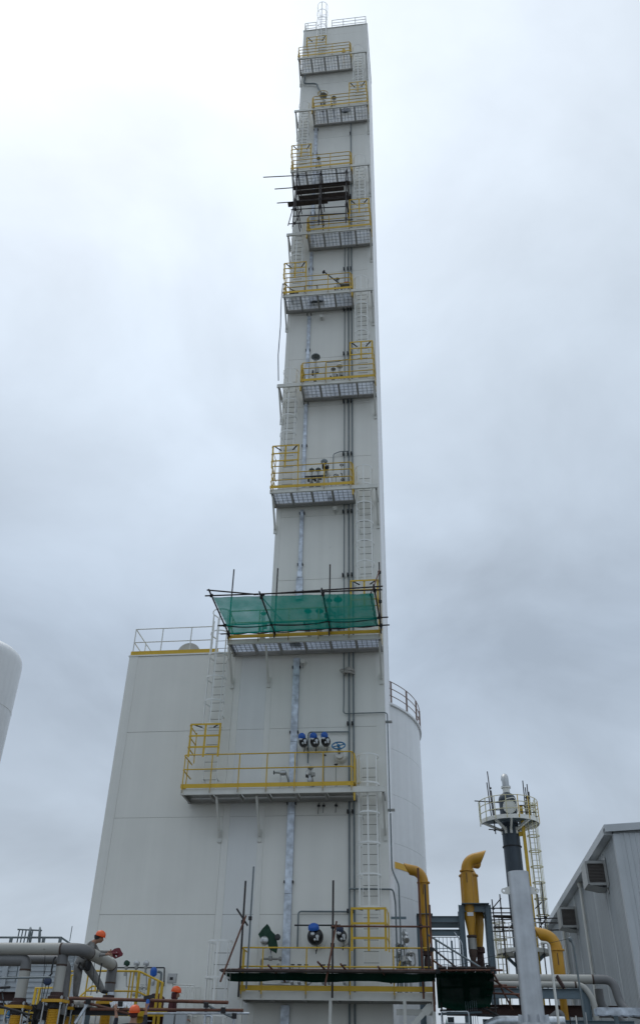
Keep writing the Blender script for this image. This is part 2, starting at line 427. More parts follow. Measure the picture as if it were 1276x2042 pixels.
# ------------------------------------------------------------------ access platforms
YF = 26.85                                           # the platforms' outer edge
def channel(p, q, h, w, out):                        # a C-section beam: web on the side 'out'
    p = Vector(p); q = Vector(q); out = Vector(out)
    mb = MB().bar(p - out * .004, q - out * .004, .010, h)
    for s in (-1, 1):
        mb.bar(p - out * w / 2 + V(0, 0, s * (h / 2 - .005)), q - out * w / 2 + V(0, 0, s * (h / 2 - .005)), w - .01, .010)
    return mb
def grating(x0, x1, y0, y1, z):                      # bearing bars along x, cross rods along y
    mb = MB(); n = max(2, int((y1 - y0) / .048))
    for i in range(n + 1):
        y = y0 + (y1 - y0) * i / n; mb.box((x0, y - .0025, z - .032), (x1, y + .0025, z))
    return mb
def grating_rods(x0, x1, y0, y1, z):
    mb = MB(); m = max(2, int((x1 - x0) / .16))
    for j in range(m + 1):
        x = x0 + (x1 - x0) * j / m; mb.box((x - .008, y0, z - .036), (x + .008, y1, z - .020))
    for j in range(1, 5):
        y = y0 + (y1 - y0) * j / 5; mb.box((x0, y - .006, z - .037), (x1, y + .006, z - .030))
    return mb

def platform(label, zb, xl, xr, dl, dr, nrail, gate, bays, struts, hatch=None, yw=27.94, posts=None, side_ends=True, left_side_gate=True, depth_strut=1.05, fh=.175, solid=False):
    t = thing('access_platform', label, 'platform', ((xl + xr) / 2, YF + .5, zb), 'access platforms on the tower front')
    zt = zb + fh; zm = zb + fh / 2
    build('edge_beam', channel((xl, YF + .035, zm), (xr, YF + .035, zm), fh, .07, (0, -1, 0)), 'cream_steel', t, smooth=False)
    build('wall_beam', channel((max(xl, dl - .05), yw - .05, zm), (min(xr, dr + .05), yw - .05, zm), fh, .07, (0, -1, 0)), 'shaded_steel', t, smooth=False)
    for x, s in ((xl + .035, -1), (xr - .035, 1)):
        build('end_beam', channel((x, YF + .08, zm), (x, yw - .01, zm), fh, .07, (s, 0, 0)), 'shaded_steel', t, smooth=False)
    xs = [dl + (dr - dl) * i / bays for i in range(bays + 1)]
    for x in xs:
        if x - xl > .12 and xr - x > .12:
            slab(t, 'cross_beam', (x, YF + .075, zm - .02), (x, yw - .09, zm - .02), .06, fh - .06, 'shaded_steel')
    for a, b in zip(xs, xs[1:]):
        if solid:
            build('deck_plate', MB().box((a + .035, YF + .08, zt - .02), (b - .035, yw - .11, zt - .008)), 'shaded_steel', t, smooth=False); continue
        o = build('grating_panel', grating(a + .035, b - .035, YF + .08, yw - .11, zt - .012), 'grate', t, smooth=False)
        build('cross_rods', grating_rods(a + .035, b - .035, YF + .08, yw - .11, zt - .012), 'pipe_grey', o, smooth=False)
    # knee braces
    for x in struts:
        slab(t, 'knee_brace', (x, YF + .22, zb - .01), (x, YW - .09, zb - depth_strut), .065, .085, 'cream_steel')
        slab(t, 'brace_plate', (x, YW - .03, zb - depth_strut - .18), (x, YW - .03, zb - depth_strut + .22), .12, .05, 'cream_steel')
    # guard rail along the deck's edge and its two ends
    y = YF - .028
    if posts is None:
        n = max(2, round((dr - dl - .1) / 1.0)); posts = [dl + .06 + (dr - dl - .12) * i / n for i in range(n + 1)]
    for x in posts:
        stick(t, 'post', (x, y, zb + .04), (x, y, zt + 1.1), .019, 'yellow')
        slab(t, 'post_clip', (x - .0, y - .022, zb + .03), (x, y - .022, zb + .13), .03, .012, 'steel_dull')
    hs = {2: (.62, 1.1), 3: (.40, .76, 1.1)}[nrail]
    for h in hs:
        build('rail', MB().tube(bend([(dl + .02, yw - .1, zt + h), (dl + .02, y, zt + h), (dr - .02, y, zt + h), (dr - .02, yw - .1, zt + h)], .09), .021, 8), 'yellow', t)
    for x in (dl + .02, dr - .02):
        stick(t, 'post', (x, 27.35, zt), (x, 27.35, zt + 1.1), .019, 'yellow')
        slab(t, 'toe_board', (x, y, zt + .085), (x, yw - .1, zt + .085), .012, .13, 'yellow')
    slab(t, 'toe_board', (dl, y + .012, zt + .085), (dr, y + .012, zt + .085), .012, .13, 'yellow')
    if hatch == 'R':                                  # swing gate hanging beside the ladder opening
        slab(t, 'swing_gate', (dr + .02, YF + .04, zt + .60), (dr + .02, YF + .72, zt + .60), .04, .95, 'yellow')
        slab(t, 'gate_plate', (dr + .02, YF + .10, zb - .24), (dr + .02, YF + .10, zb + .01), .05, .10, 'yellow')
    if hatch == 'L':
        slab(t, 'swing_gate', (dl - .02, YF + .04, zt + .60), (dl - .02, YF + .72, zt + .60), .04, .95, 'yellow')
        slab(t, 'gate_plate', (dl - .02, YF + .10, zb - .24), (dl - .02, YF + .10, zb + .01), .05, .10, 'yellow')
    if gate:
        g0, g1, side = gate; z0 = zt + 1.02; z1 = zt + 2.16; yy = y - .025
        for x in (g0, (g0 + g1) / 2, g1):
            slab(t, 'fall_guard_upright', (x, yy, z0), (x, yy, z1), .065, .014, 'yellow')
        for h in (.36, .74, 1.135):
            slab(t, 'fall_guard_rail', (g0 - .03, yy - .016, z0 + h - .03), (g1 + .03, yy - .016, z0 + h - .03), .014, .06, 'yellow')
        xs_ = g0 - .0 if side < 0 else g1 + .0
        for h in (.36, .74, 1.11):
            slab(t, 'fall_guard_rail', (xs_ + side * .045, yy, z0 + h - .03), (xs_ + side * .045, YF + .85, z0 + h - .03), .014, .05, 'yellow')
        stick(t, 'fall_guard_upright', (xs_ + side * .045, YF + .85, zt + 1.1), (xs_ + side * .045, YF + .85, z1), .018, 'yellow')
        for x, s in ((g0 + .07, 1), (g1 - .07, -1)):
            slab(t, 'corner_stay', (x, yy + .02, z1 - .03), (x + s * .22, yy + .30, z1 - .03), .05, .02, 'black_dull')
    return t

PZ = [54.15, 48.33, 42.50, 37.14, 32.60, 26.85, 21.17, 14.64, 9.37, 3.66]
orders = ['topmost', 'second', 'third', 'fourth', 'fifth', 'sixth', 'seventh', 'eighth']
GL, GR = (-5.58, -4.52, -1), (-2.39, -1.42, 1)
plats = []
SL = (-5.53, -1.40)
plats.append(platform('topmost railed platform just below the tower roof', PZ[0], -5.60, -1.33, -5.60, -2.33, 3, (-5.05, -3.85, -1), 4, SL, 'R'))
plats.append(platform('second platform from the top, with a round yellow handwheel valve on it', PZ[1], -5.60, -1.33, -4.55, -1.33, 3, GR, 4, SL, 'L'))
plats.append(platform('third platform from the top, above the dark scaffold planks', PZ[2], -5.60, -1.33, -5.60, -2.33, 3, GL, 4, SL, 'R'))
plats.append(platform('fourth platform from the top, under the dark scaffold poles', PZ[3], -5.60, -1.33, -4.55, -1.33, 3, GR, 4, SL, 'L'))
plats.append(platform('fifth platform from the top, with coiled hose and red tool', PZ[4], -5.60, -1.33, -5.60, -2.33, 3, GL, 4, SL, 'R'))
plats.append(platform('sixth platform from the top, with one tall valve on it', PZ[5], -5.60, -1.33, -4.55, -1.33, 3, GR, 4, SL, 'L'))
plats.append(platform('platform with bright yellow rails midway up, above the green net', PZ[6], -5.62, -1.33, -5.62, -2.33, 3, GL, 4, SL, 'R'))
plats.append(platform('wide platform behind the horizontal green safety net', PZ[7], -6.82, -1.34, -6.82, -1.34, 2, GR, 6, (-6.77, -5.45, -1.42)))
plats.append(platform('long yellow railed platform below three blue capped actuators', PZ[8], -7.93, -1.34, -7.93, -2.33, 2, (-7.77, -6.78, -1), 6, (-6.77, -5.46, -1.42), 'R', solid=True))
plats.append(platform('lowest platform near the ground behind the rusty scaffold boards', PZ[9], -5.62, -0.10, -5.62, -0.10, 2, GR, 6, (), fh=.20, solid=True, posts=[-5.53, -4.95, -3.69, -2.45, -1.22, -0.14]))
# legs and gusset braces under the lowest platform
p10 = plats[-1]
for x in (-5.52, -3.0, -.95, -.16):
    slab(p10, 'leg', (x, YF + .06, .06), (x, YF + .06, PZ[9] - .002), .085, .085, 'cream_steel')
slab(p10, 'diagonal_brace', (-1.15, YF + .12, 2.75), (-.22, YF + .12, 3.58), .06, .13, 'cream_steel')
slab(p10, 'gusset', (-.42, YF + .09, 3.38), (-.25, YF + .09, 3.54), .02, .22, 'cream_steel')
slab(p10, 'cross_beam', (-1.2, YF + .4, 3.42), (-.2, YF + .4, 3.42), .10, .14, 'cream_steel')

# ------------------------------------------------------------------ caged ladders
def ladder(label, xc, z0, z1, yr=27.74, cage0=2.25, w=.23, R=.35, mat='white_steel', axis=1):
    t = thing('caged_ladder', label, 'ladder', (xc, yr, z0), 'caged ladders on the cold box')
    for s in (-1, 1):
        slab(t, 'stile', (xc + s * w, yr, z0), (xc + s * w, yr, z1), .05, .016, mat, up=(1, 0, 0))
    n = int((z1 - z0) / .30)
    for i in range(1, n + 1):
        stick(t, 'rung', (xc - w, yr, z0 + i * .30 - .05), (xc + w, yr, z0 + i * .30 - .05), .011, 'steel_dull', 6)
    z = z0 + .6
    while z < z1 - .9:
        for s in (-1, 1):
            slab(t, 'standoff', (xc + s * w, yr, z), (xc + s * w, YW - .002, z), .04, .012, mat)
        z += 2.2
    # the cage: flat hoops and five uprights
    zc0 = z0 + cage0; k = max(2, round((z1 - zc0) / .95)); cy = yr - .36
    ang0, ang1 = math.radians(148), math.radians(392)
    hoop = []
    for i in range(17):
        a = ang0 + (ang1 - ang0) * i / 16
        hoop.append((xc + math.cos(a) * R, cy + math.sin(a) * R))
    hoop = [(xc - w, yr)] + hoop + [(xc + w, yr)]
    me = None
    for i in range(k + 1):
        zz = zc0 + (z1 - zc0) * i / k
        if me is None:
            mb = MB()
            for (ax, ay), (bx, by) in zip(hoop, hoop[1:]):
                mb.bar((ax, ay, zz), (bx, by, zz), .010, .05)
            o = build('cage_hoop', mb, mat, t, smooth=False); me = o.data; oz = zz; oc = WM[o.name].translation.copy()
        else:
            o = bpy.data.objects.new('cage_hoop', me); reg(o, t, Matrix.Translation(oc + V(0, 0, zz - oz)))
    for a in (165, 215, 270, 325, 375):
        a = math.radians(a); p = (xc + math.cos(a) * (R - .012), cy + math.sin(a) * (R - .012))
        slab(t, 'cage_strap', (*p, zc0), (*p, z1), .045, .010, mat, up=(math.cos(a), math.sin(a), 0))
    return t
LXR, LXL = -1.90, -5.09
tops = [z + .175 for z in PZ]
ladder('caged ladder rising above the tower roof at the very top', -4.22, tops[0], 61.45)
ladder('caged ladder between the topmost and second platforms', LXR, tops[1], tops[0] + 1.1)
ladder('caged ladder between the second and third platforms, at the left edge', LXL, tops[2], tops[1] + 1.1)
ladder('caged ladder between the third and fourth platforms, beside the dark scaffold', LXR, tops[3], tops[2] + 1.1)
ladder('caged ladder between the fourth and fifth platforms, at the left edge', LXL, tops[4], tops[3] + 1.1)
ladder('caged ladder between the fifth and sixth platforms', LXR, tops[5], tops[4] + 1.1)
ladder('caged ladder between the sixth and seventh platforms, at the left edge', LXL, tops[6], tops[5] + 1.1)
ladder('caged ladder ending at the right end of the green net', LXR, tops[7], tops[6] + 1.1)
ladder('caged ladder climbing to the roof of the wide block', -7.22, tops[8], 16.15)
ladder('long caged ladder from the lowest platform to the long yellow railed one', LXR, tops[9], tops[8] + 1.1)
ladder('white caged ladder at ground level left of the lowest platform', -6.12, .06, 5.05, yr=26.75)

# ------------------------------------------------------------------ cable tray and pipes on the tower front
ct = thing('cable_tray', 'galvanised cable tray running up the left part of the tower front', 'cable tray', (-4.46, 27.95, 4.2))
def tray(z0, z1, w):
    z = z0
    while z < z1 - .05:
        e = min(z + 2.4, z1)
        mb = MB().box((-4.46 - w / 2, 27.90, z), (-4.46 + w / 2, 27.912, e - .012))
        for s in (-1, 1): mb.box((-4.46 + s * w / 2 - .008, 27.9125, z), (-4.46 + s * w / 2 + .008, 27.985, e - .012))
        build('tray_cover', mb, 'galv_tray', ct, smooth=False)
        for s in (-1, 1):
            slab(ct, 'clamp', (-4.46 + s * (w / 2 + .025), 27.93, z + .30), (-4.46 + s * (w / 2 + .025), 27.93, z + .37), .035, .12, 'black_dull')
        z = e
tray(4.2, 14.5, .215); tray(16.9, 17.85, .24)
slab(ct, 'reducer', (-4.46, 27.93, 17.85), (-4.46, 27.93, 18.1), .19, .085, 'galv_tray')
tray(18.1, 21.0, .135); tray(21.6, 26.7, .135); tray(27.3, 32.3, .135); tray(33.0, 37.0, .135); tray(37.5, 42.4, .15); tray(42.9, 48.2, .17)
build('tray_elbow', MB().bar((-4.42, 27.90, 3.05), (-4.42, 27.90, 3.60), .25, .10, up=(0, 1, 0)).bar((-4.42, 27.91, 3.08), (-4.02, 27.91, 2.62), .25, .10, up=(0, 1, 0)), 'galv_tray', ct, smooth=False)

def riser(label, x, z0, z1, r=.028, extra=None):
    t = thing('riser_pipe', label, 'pipe', (x, 27.95, z0), 'vertical grey pipes on the tower front')
    pts = [(x, 27.935, z0), (x, 27.935, z1)] if extra is None else extra
    build('pipe', MB().tube(bend(pts, .12), r, 8), 'pipe_grey', t)
    z = 6.1
    while z < z1:
        if z > z0:
            slab(t, 'clamp', (x - .045, 27.90, z - .05), (x - .045, 27.90, z + .05), .05, .16, 'black_dull')
        z += 2.94
    return t
riser('leftmost thin grey pipe of the three on the tower front, bending to the right edge', -2.75, 12.9, 38.5, .020,
      [(-1.25, 27.90, 9.0), (-1.25, 27.90, 12.34), (-2.76, 27.90, 12.34), (-2.75, 27.935, 12.75), (-2.75, 27.935, 38.5)])
riser('middle grey pipe of the three on the tower front', -2.565, .1, 38.5, .030)
riser('rightmost grey pipe of the three on the tower front', -2.41, .1, 48.3, .030)
cp = thing('corner_pipe', 'grey pipe dropping beside the right edge of the tower', 'pipe', (-1.22, 28.0, 4.6))
build('pipe', MB().tube(bend([(-1.245, 28.03, 9.0), (-1.245, 28.03, 7.3), (-1.05, 28.03, 6.85), (-1.04, 28.1, 4.0)], .10), .024, 8), 'pipe_grey', cp)
for z in (12.05, 9.1): slab(cp, 'clamp', (-1.33, 28.03, z), (-1.10, 28.03, z), .07, .07, 'steel_dull')
cq = thing('branch_pipe', 'grey pipe leaving the risers and turning down behind the lowest fall guard', 'pipe', (-1.17, 28.0, 3.9))
build('pipe', MB().tube(bend([(-2.565, 27.88, 6.72), (-1.22, 27.88, 6.70), (-1.17, 28.05, 6.35), (-1.17, 28.10, 3.9)], .10), .026, 8), 'pipe_grey', cq)
slab(cq, 'bracket', (-1.32, 28.06, 5.93), (-.86, 28.06, 5.93), .03, .07, 'frame_grey')
# impulse lines on the wall
def line(label, pts, r=.018, mat='pipe_grey', rad=.1):
    o = build('wall_pipe', MB().tube(bend(pts, rad), r, 8), mat)
    return tag(o, label, 'pipe')
line('bent grey pipe above the three blue capped actuators', [(-3.95, 27.90, 10.65), (-3.96, 27.90, 11.71), (-2.58, 27.90, 11.69)], .024)
line('bent grey pipe above the large black actuator on the lowest platform', [(-4.12, 27.90, 5.10), (-4.12, 27.90, 6.09), (-2.58, 27.90, 6.08)], .024)
line('thin bent pipe over the actuator on the seventh platform', [(-3.21, 27.90, 22.9), (-3.21, 27.90, 23.76), (-2.92, 27.90, 23.88), (-2.58, 27.90, 23.87)], .018)
line('thin bent pipe right of the tall valve on the sixth platform', [(-3.62, 27.90, 27.9), (-3.62, 27.90, 29.11), (-2.97, 27.90, 29.13), (-2.80, 27.90, 29.23), (-2.60, 27.90, 29.23)], .018)
line('dark pipe stepping down to the handwheel valve near the tower top', [(-5.27, 27.86, 54.1), (-5.30, 27.86, 53.06), (-4.52, 27.86, 52.92), (-4.40, 27.80, 52.3), (-4.15, 27.6, 51.3)], .05, 'pipe_grey', .2)
line('thin dark bar above the black actuators of the lowest platform', [(-4.18, 27.6, 5.66), (-2.80, 27.6, 5.66)], .022, 'black_dull')
tag(build('hanging_hose', MB().tube([(-5.60, 26.75, 33.4), (-5.62, 26.72, 32.2), (-5.58, 26.72, 30.5), (-5.60, 26.72, 28.6), (-5.52, 26.74, 27.1)], .022, 6), 'dark_blue'), 'dark hose hanging down the left edge of the tower', 'hose')
wr = MB()
for i in range(5): wr.ring((-2.57 + .02 * random.uniform(-1, 1), 27.9, 13.82 + .035 * i), (random.uniform(-.2, .2), random.uniform(-.2, .2), 1), .19 - .012 * i, .035, 18, 6)
wr.tube([(-2.78, 27.78, 13.95), (-2.86, 27.75, 13.88), (-2.80, 27.72, 13.80)], .04, 6)
tag(build('cloth_wrap', wr, 'wrap'), 'grey cloth bundle wrapped round the three pipes below the green net', 'cloth')

# ------------------------------------------------------------------ valves and actuators
def flange(mb, p, ax, r, t=.03): p = Vector(p); mb.lathe(p, ax, [(r, -t / 2), (r, t / 2)], 16)
def wheel(t, c, axis, R, mat, r=.018):
    mb = MB(); mb.ring(c, axis, R, r, 24, 6); x, y, z = frame(Vector(axis)); c = Vector(c)
    for k in range(4):
        a = k * math.pi / 2 + .4; mb.tube([c, c + (x * math.cos(a) + y * math.sin(a)) * R], r * .8, 6)
    mb.lathe(c - z * .03, z, [(.05, 0), (.05, .06)], 10)
    return build('handwheel', mb, mat, t)
def control_valve(label, x, zb, h, y=27.5, body='steel_dull', head='steel_dull', hw=None, headr=.16, floor=None):
    """flanged body on a stub from the wall, yoke and a rounded actuator head"""
    t = thing('control_valve', label, 'valve', (x, y, zb), 'valves on the platforms')
    mb = MB().tube([(x, YW - .003, zb + .12), (x, y + .10, zb + .12)], .055, 12); flange(mb, (x, YW - .02, zb + .12), (0, 1, 0), .10); flange(mb, (x, y + .15, zb + .12), (0, 1, 0), .095)
    build('stub', mb, 'steel', t)
    build('body', MB().lathe((x, y, zb), (0, 0, 1), [(.03, 0), (.08, .02), (.10, .10), (.085, .20), (.06, .25), (.05, .28)], 14), body, t)
    z1 = zb + h - headr * 1.75
    for s in (-1, 1): stick(t, 'yoke_leg', (x + s * .05, y, zb + .24), (x + s * .065, y, z1), .014, 'steel', 6)
    build('bonnet', MB().lathe((x, y, zb + .26), (0, 0, 1), [(.07, 0), (.07, .04), (.025, .05), (.025, z1 - zb - .26)], 12), 'steel_dull', t)
    build('actuator', MB().lathe((x, y, z1), (0, 0, 1), [(.05, 0), (headr * .7, .02), (headr, headr * .45), (headr * 1.1, headr * .47), (headr * 1.1, headr * .58), (headr * .95, headr * .9), (headr * .55, headr * 1.15), (headr * .2, headr * 1.2), (headr * .2, headr * 1.7)], 18), head, t)
    slab(t, 'positioner', (x + .10, y - .06, zb + h * .36), (x + .10, y - .06, zb + h * .54), .12, .10, 'steel_dull')
    slab(t, 'air_set', (x - .11, y - .05, zb + h * .30), (x - .11, y - .05, zb + h * .44), .07, .08, 'black_dull')
    build('air_tube', MB().tube(bend([(x - .11, y - .05, zb + h * .42), (x - .16, y - .05, zb + h * .55), (x - .05, y - .03, z1 + .05)], .05), .010, 5), 'steel', t)
    if hw: wheel(t, (x - .02, y - .12, z1 + headr * .8), (0, -.6, 1), headr * 1.5, hw)
    return t
def hand_valve(label, x, zb, zt, y=27.6, R=.07, mat='black_dull', pipe=True, grp='small hand valves'):
    t = thing('hand_valve', label, 'valve', (x, y, zb), grp)
    stick(t, 'stem', (x, y, zb), (x, y, zt), .014, 'steel_dull', 6)
    build('body', MB().lathe((x, y, zb), (0, 0, 1), [(.02, 0), (.04, .02), (.05, .07), (.03, .12)], 10), 'steel', t)
    mb = MB().ring((x, y, zt), (0, 0, 1), R, .014, 14, 6)
    for k in range(3):
        a = k * 2.1; mb.tube([(x, y, zt), (x + math.cos(a) * R, y + math.sin(a) * R, zt)], .010, 5)
    build('handwheel', mb, mat, t)
    stick(t, 'stub', (x, y, zb + .05), (x, YW - .003, zb + .05), .022, 'steel', 8)
    return t
def dome_actuator(label, x, z, R, y=27.5, cap='blue_cap', capr=.14):
    """black pot actuator on a short nozzle with a coloured cap, gauges and a cable"""
    t = thing('dome_actuator', label, 'actuator', (x, y, z - R), 'black pot actuators')
    build('nozzle', MB().lathe((x, YW - .003, z - .02), (0, -1, -.05), [(R * 1.12, 0), (R * 1.12, .05), (R * .7, .055), (R * .7, YW - y - .12)], 22), 'wall_trim', t)
    build('pot', MB().lathe((x, y + .16, z), (0, -1, .12), [(R * .8, 0), (R, .05), (R * 1.02, .14), (R * .96, .22), (R * .75, .29), (R * .4, .335), (.03, .345)], 24), 'black', t)
    c = V(x - .03, y - .10, z + R * .95)
    build('cap', MB().lathe(c - V(0, 0, .05), (-.05, -.45, 1), [(capr * .8, 0), (capr, .02), (capr, .09), (capr * .85, .14), (capr * .45, .18), (.01, .19)], 20), cap, t)
    build('cap_neck', MB().lathe(c - V(0, -.02, .17), (0, -.3, 1), [(.045, 0), (.045, .14)], 10), 'steel', t)
    for dx, dz, r in ((-.05, .06, .055), (.09, -.02, .05), (.02, -.10, .035)):
        build('gauge', MB().lathe((x + dx, y - .16, z + dz), (0, -1, .1), [(r, 0), (r, .05), (r * .8, .055), (.005, .056)], 14), 'steel', t)
    stick(t, 'regulator', (x + .10, y - .20, z - .12), (x + .10, y - .20, z + .02), .035, 'steel', 8)
    build('cable', MB().tube([(x + .06, y - .18, z - .10), (x + .09, y - .20, z - R - .08), (x + .05, y - .1, z - R - .22), (x + .02, y + .1, z - R - .10)], .012, 6), 'black_dull', t)
    return t

dome_actuator('leftmost of the three black pots with blue caps above the long railing', -4.07, 11.22, .150, cap='blue_cap', capr=.125)
dome_actuator('middle of the three black pots with blue caps above the long railing', -3.68, 11.22, .155, cap='blue_cap', capr=.125)
dome_actuator('rightmost of the three black pots with blue caps above the long railing', -3.31, 11.23, .155, cap='blue_cap', capr=.12)
dome_actuator('large black pot with bright blue cap on the lowest platform', -3.54, 5.33, .235, cap='blue_cap', capr=.165)
dome_actuator('smaller black pot with dull blue cap behind the scaffold pole on the lowest platform', -2.76, 5.35, .155, cap='dark_blue', capr=.11)
da = dome_actuator('black pot with grey cap on the seventh platform from the top', -3.49, 22.82, .145, cap='pipe_grey', capr=.14)

hwv = thing('wheel_valve', 'valve with large blue spoked handwheel right of the three blue capped pots', 'valve', (-2.86, 27.6, 10.8))
build('nozzle', MB().lathe((-2.86, YW - .003, 10.84), (0, -1, 0), [(.22, 0), (.22, .10), (.19, .22), (.15, .23), (.15, .42)], 22), 'wall_trim', hwv)
wheel(hwv, (-2.86, 27.32, 11.02), (0, -.75, .65), .215, 'blue_wheel', .024)
stick(hwv, 'stem', (-2.86, 27.6, 10.84), (-2.86, 27.32, 11.02), .04, 'steel_dull')

control_valve('valve with round yellow handwheel on the second platform', -4.02, tops[1] + .55, 2.0, hw='yellow', headr=.20)
control_valve('slim valve right of the yellow handwheel valve on the second platform', -3.38, tops[1] + .6, 1.5, headr=.13)
control_valve('small green valve on the third platform', -4.18, tops[2] + .4, 1.5, headr=.10, head='green_cloth')
control_valve('tall dark valve with rounded head on the sixth platform', -4.02, 27.35, 2.0, headr=.19, body='black_dull', head='pipe_grey')
control_valve('slim valve in the middle of the sixth platform', -3.21, 27.35, 1.05, headr=.10)
control_valve('squat pale valve right of the slim one on the sixth platform', -2.93, 27.35, 1.25, headr=.14, head='wall_trim', body='wall_trim')
control_valve('left one of the twin valves on the seventh platform', -4.05, 21.75, 1.05, headr=.11, head='pipe_grey')
control_valve('right one of the twin valves on the seventh platform', -3.78, 21.75, 1.05, headr=.11, head='pipe_grey')
tag(build('pipe_support_bar', MB().bar((-4.30, 27.3, 22.19), (-3.44, 27.3, 22.19), .05, .05), 'black_dull', smooth=False), 'black bar below the twin valves on the seventh platform', 'bar')
hand_valve('upper hand valve at the right end of the seventh platform', -2.83, 22.45, 22.92)
hand_valve('bent hand valve right of the black pot on the seventh platform', -3.06, 21.75, 22.40, R=.09)
hand_valve('low hand valve at the right end of the seventh platform', -2.78, 21.70, 22.16)
can = thing('vent_can', 'small pale cylinder standing on the seventh platform', 'canister', (-3.30, 27.5, 21.40))
build('can', MB().lathe((-3.30, 27.5, 21.40), (0, 0, 1), [(.07, 0), (.08, .03), (.08, .80), (.06, .86), (.02, .88)], 14), 'steel', can)
control_valve('green veiled valve at the left of the platform behind the net', -5.69, 15.05, 1.2, headr=.10)
control_valve('round headed valve seen through the net, nearest the cable tray', -4.04, 15.25, 1.05, headr=.13, head='black_dull')
control_valve('round headed valve seen through the net, second from the cable tray', -3.61, 15.25, 1.05, headr=.14, head='black_dull')
control_valve('round headed valve seen through the net, left of the tallest one', -3.27, 15.45, 1.25, headr=.12, head='black_dull')
control_valve('tallest round headed valve seen through the net, beside the pipes', -2.93, 15.45, 1.30, headr=.15, head='black_dull')
control_valve('small steel valve under the three blue capped pots', -3.80, 9.85, .60, headr=.09, head='steel', body='steel')
hand_valve('thin upright valve right of the small steel valve on the long platform', -3.36, 9.70, 10.80, R=.05)
hand_valve('thin upright valve at the right end of the long platform', -2.97, 9.70, 10.48, R=.05)
sv = thing('side_valve', 'steel sideways valve left of the cable tray on the long platform', 'valve', (-4.8, 27.6, 9.55))
build('body', MB().tube([(-5.02, 27.55, 10.24), (-4.60, 27.55, 10.22)], .035, 8).lathe((-4.72, 27.55, 10.22), (1, 0, 0), [(.08, -.09), (.09, 0), (.08, .09)], 12).tube([(-4.62, 27.55, 10.2), (-4.56, 27.6, 10.05), (-4.55, 27.95, 9.9)], .03, 8), 'steel', sv)
build('handwheel', MB().ring((-5.02, 27.55, 10.24), (1, 0, 0), .06, .012, 14, 6), 'black_dull', sv)
stick(sv, 'support', (-4.8, 27.6, 9.55), (-4.8, 27.55, 10.2), .014, 'steel', 6)
# drain tails and nozzles under the platforms
for lab, x, zt_, l in (('left drain tail under the long platform', -3.55, 9.36, .40), ('middle drain tail under the long platform', -3.39, 9.36, .36), ('right drain tail under the long platform', -2.98, 9.36, .36)):
    d = thing('drain_tail', lab, 'pipe', (x, 27.9, zt_ - l), 'drain tails')
    build('pipe', MB().tube(bend([(x, 28.0, zt_ - .02), (x, 27.84, zt_ - .05), (x - .02, 27.84, zt_ - l)], .05), .018, 6), 'steel_dull', d)
    build('cock', MB().lathe((x, 27.84, zt_ - .14), (1, 0, 0), [(.03, -.05), (.045, 0), (.03, .05)], 8), 'black_dull', d)
for lab, x, z in (('short nozzle with a rust stain under the fifth platform', -3.85, 32.12), ('short nozzle under the seventh platform', -3.11, 20.92), ('open nozzle under the platform behind the net', -4.22, 14.33)):
    nz_ = thing('wall_nozzle', lab, 'nozzle', (x, 27.9, z - .1))
    build('tube', MB().lathe((x, YW - .003, z), (0, -1, -.1), [(.12, 0), (.12, .03), (.065, .035), (.065, .20), (.09, .205), (.09, .24)], 14), 'cream_steel', nz_)
    stick(nz_, 'drip', (x + .02, 27.80, z - .30), (x + .02, 27.80, z), .02, 'steel_dull', 6)
# bottom platform: row of small hand valves, wrapped valve, manifold
for lab, x in (('first hand valve from the cable tray along the lowest railing', -4.20), ('second hand valve from the cable tray along the lowest railing', -4.00), ('third hand valve from the cable tray along the lowest railing', -3.80),
               ('hand valve just left of the scaffold pole on the lowest railing', -3.29), ('hand valve just behind the scaffold pole on the lowest railing', -3.13), ('hand valve between the scaffold pole and the grey risers', -2.68)):
    hand_valve(lab, x, 4.10, 4.61, R=.05, grp='hand valves along the lowest platform')
line('low horizontal pipe behind the lowest toe board', [(-5.12, 27.7, 4.12), (-3.75, 27.7, 4.10), (-3.60, 27.7, 4.22)], .025, 'steel')
gv = thing('wrapped_valve', 'valve wrapped in torn green tarpaulin on the lowest platform', 'valve', (-4.85, 27.5, 4.0))
tp = MB()
pts = [(-5.22, 27.35, 5.38), (-5.10, 27.30, 5.52), (-4.96, 27.32, 5.66), (-4.86, 27.36, 5.50), (-4.70, 27.38, 5.36), (-4.62, 27.40, 5.05), (-4.66, 27.42, 4.88), (-4.86, 27.36, 4.98), (-5.0, 27.30, 5.30), (-5.12, 27.30, 5.22)]
top = [Vector(p) for p in pts]; back = [Vector((p[0] * .7 + -4.9 * .3, p[1] + .35, p[2] * .9 + 5.3 * .1)) for p in pts]
tp.add(top, [(0, 1, 8, 9), (1, 2, 3, 8), (3, 4, 7, 8), (4, 5, 6, 7)])
nb_ = len(pts)
tp.add(top + back, [(i, (i + 1) % nb_, nb_ + (i + 1) % nb_, nb_ + i) for i in range(nb_)])
build('tarpaulin', tp, 'green_cloth', gv, smooth=False)
build('actuator', MB().lathe((-5.02, 27.42, 5.18), (0, -1, .2), [(.10, 0), (.12, .05), (.12, .16), (.08, .20), (.01, .21)], 16), 'steel', gv)
build('tag_plate', MB().lathe((-4.63, 27.36, 5.30), (0, -1, .1), [(.085, 0), (.085, .05), (.05, .06), (.01, .062)], 16), 'black', gv)
stick(gv, 'stem', (-4.85, 27.5, 4.78), (-4.86, 27.5, 5.3), .035, 'steel')
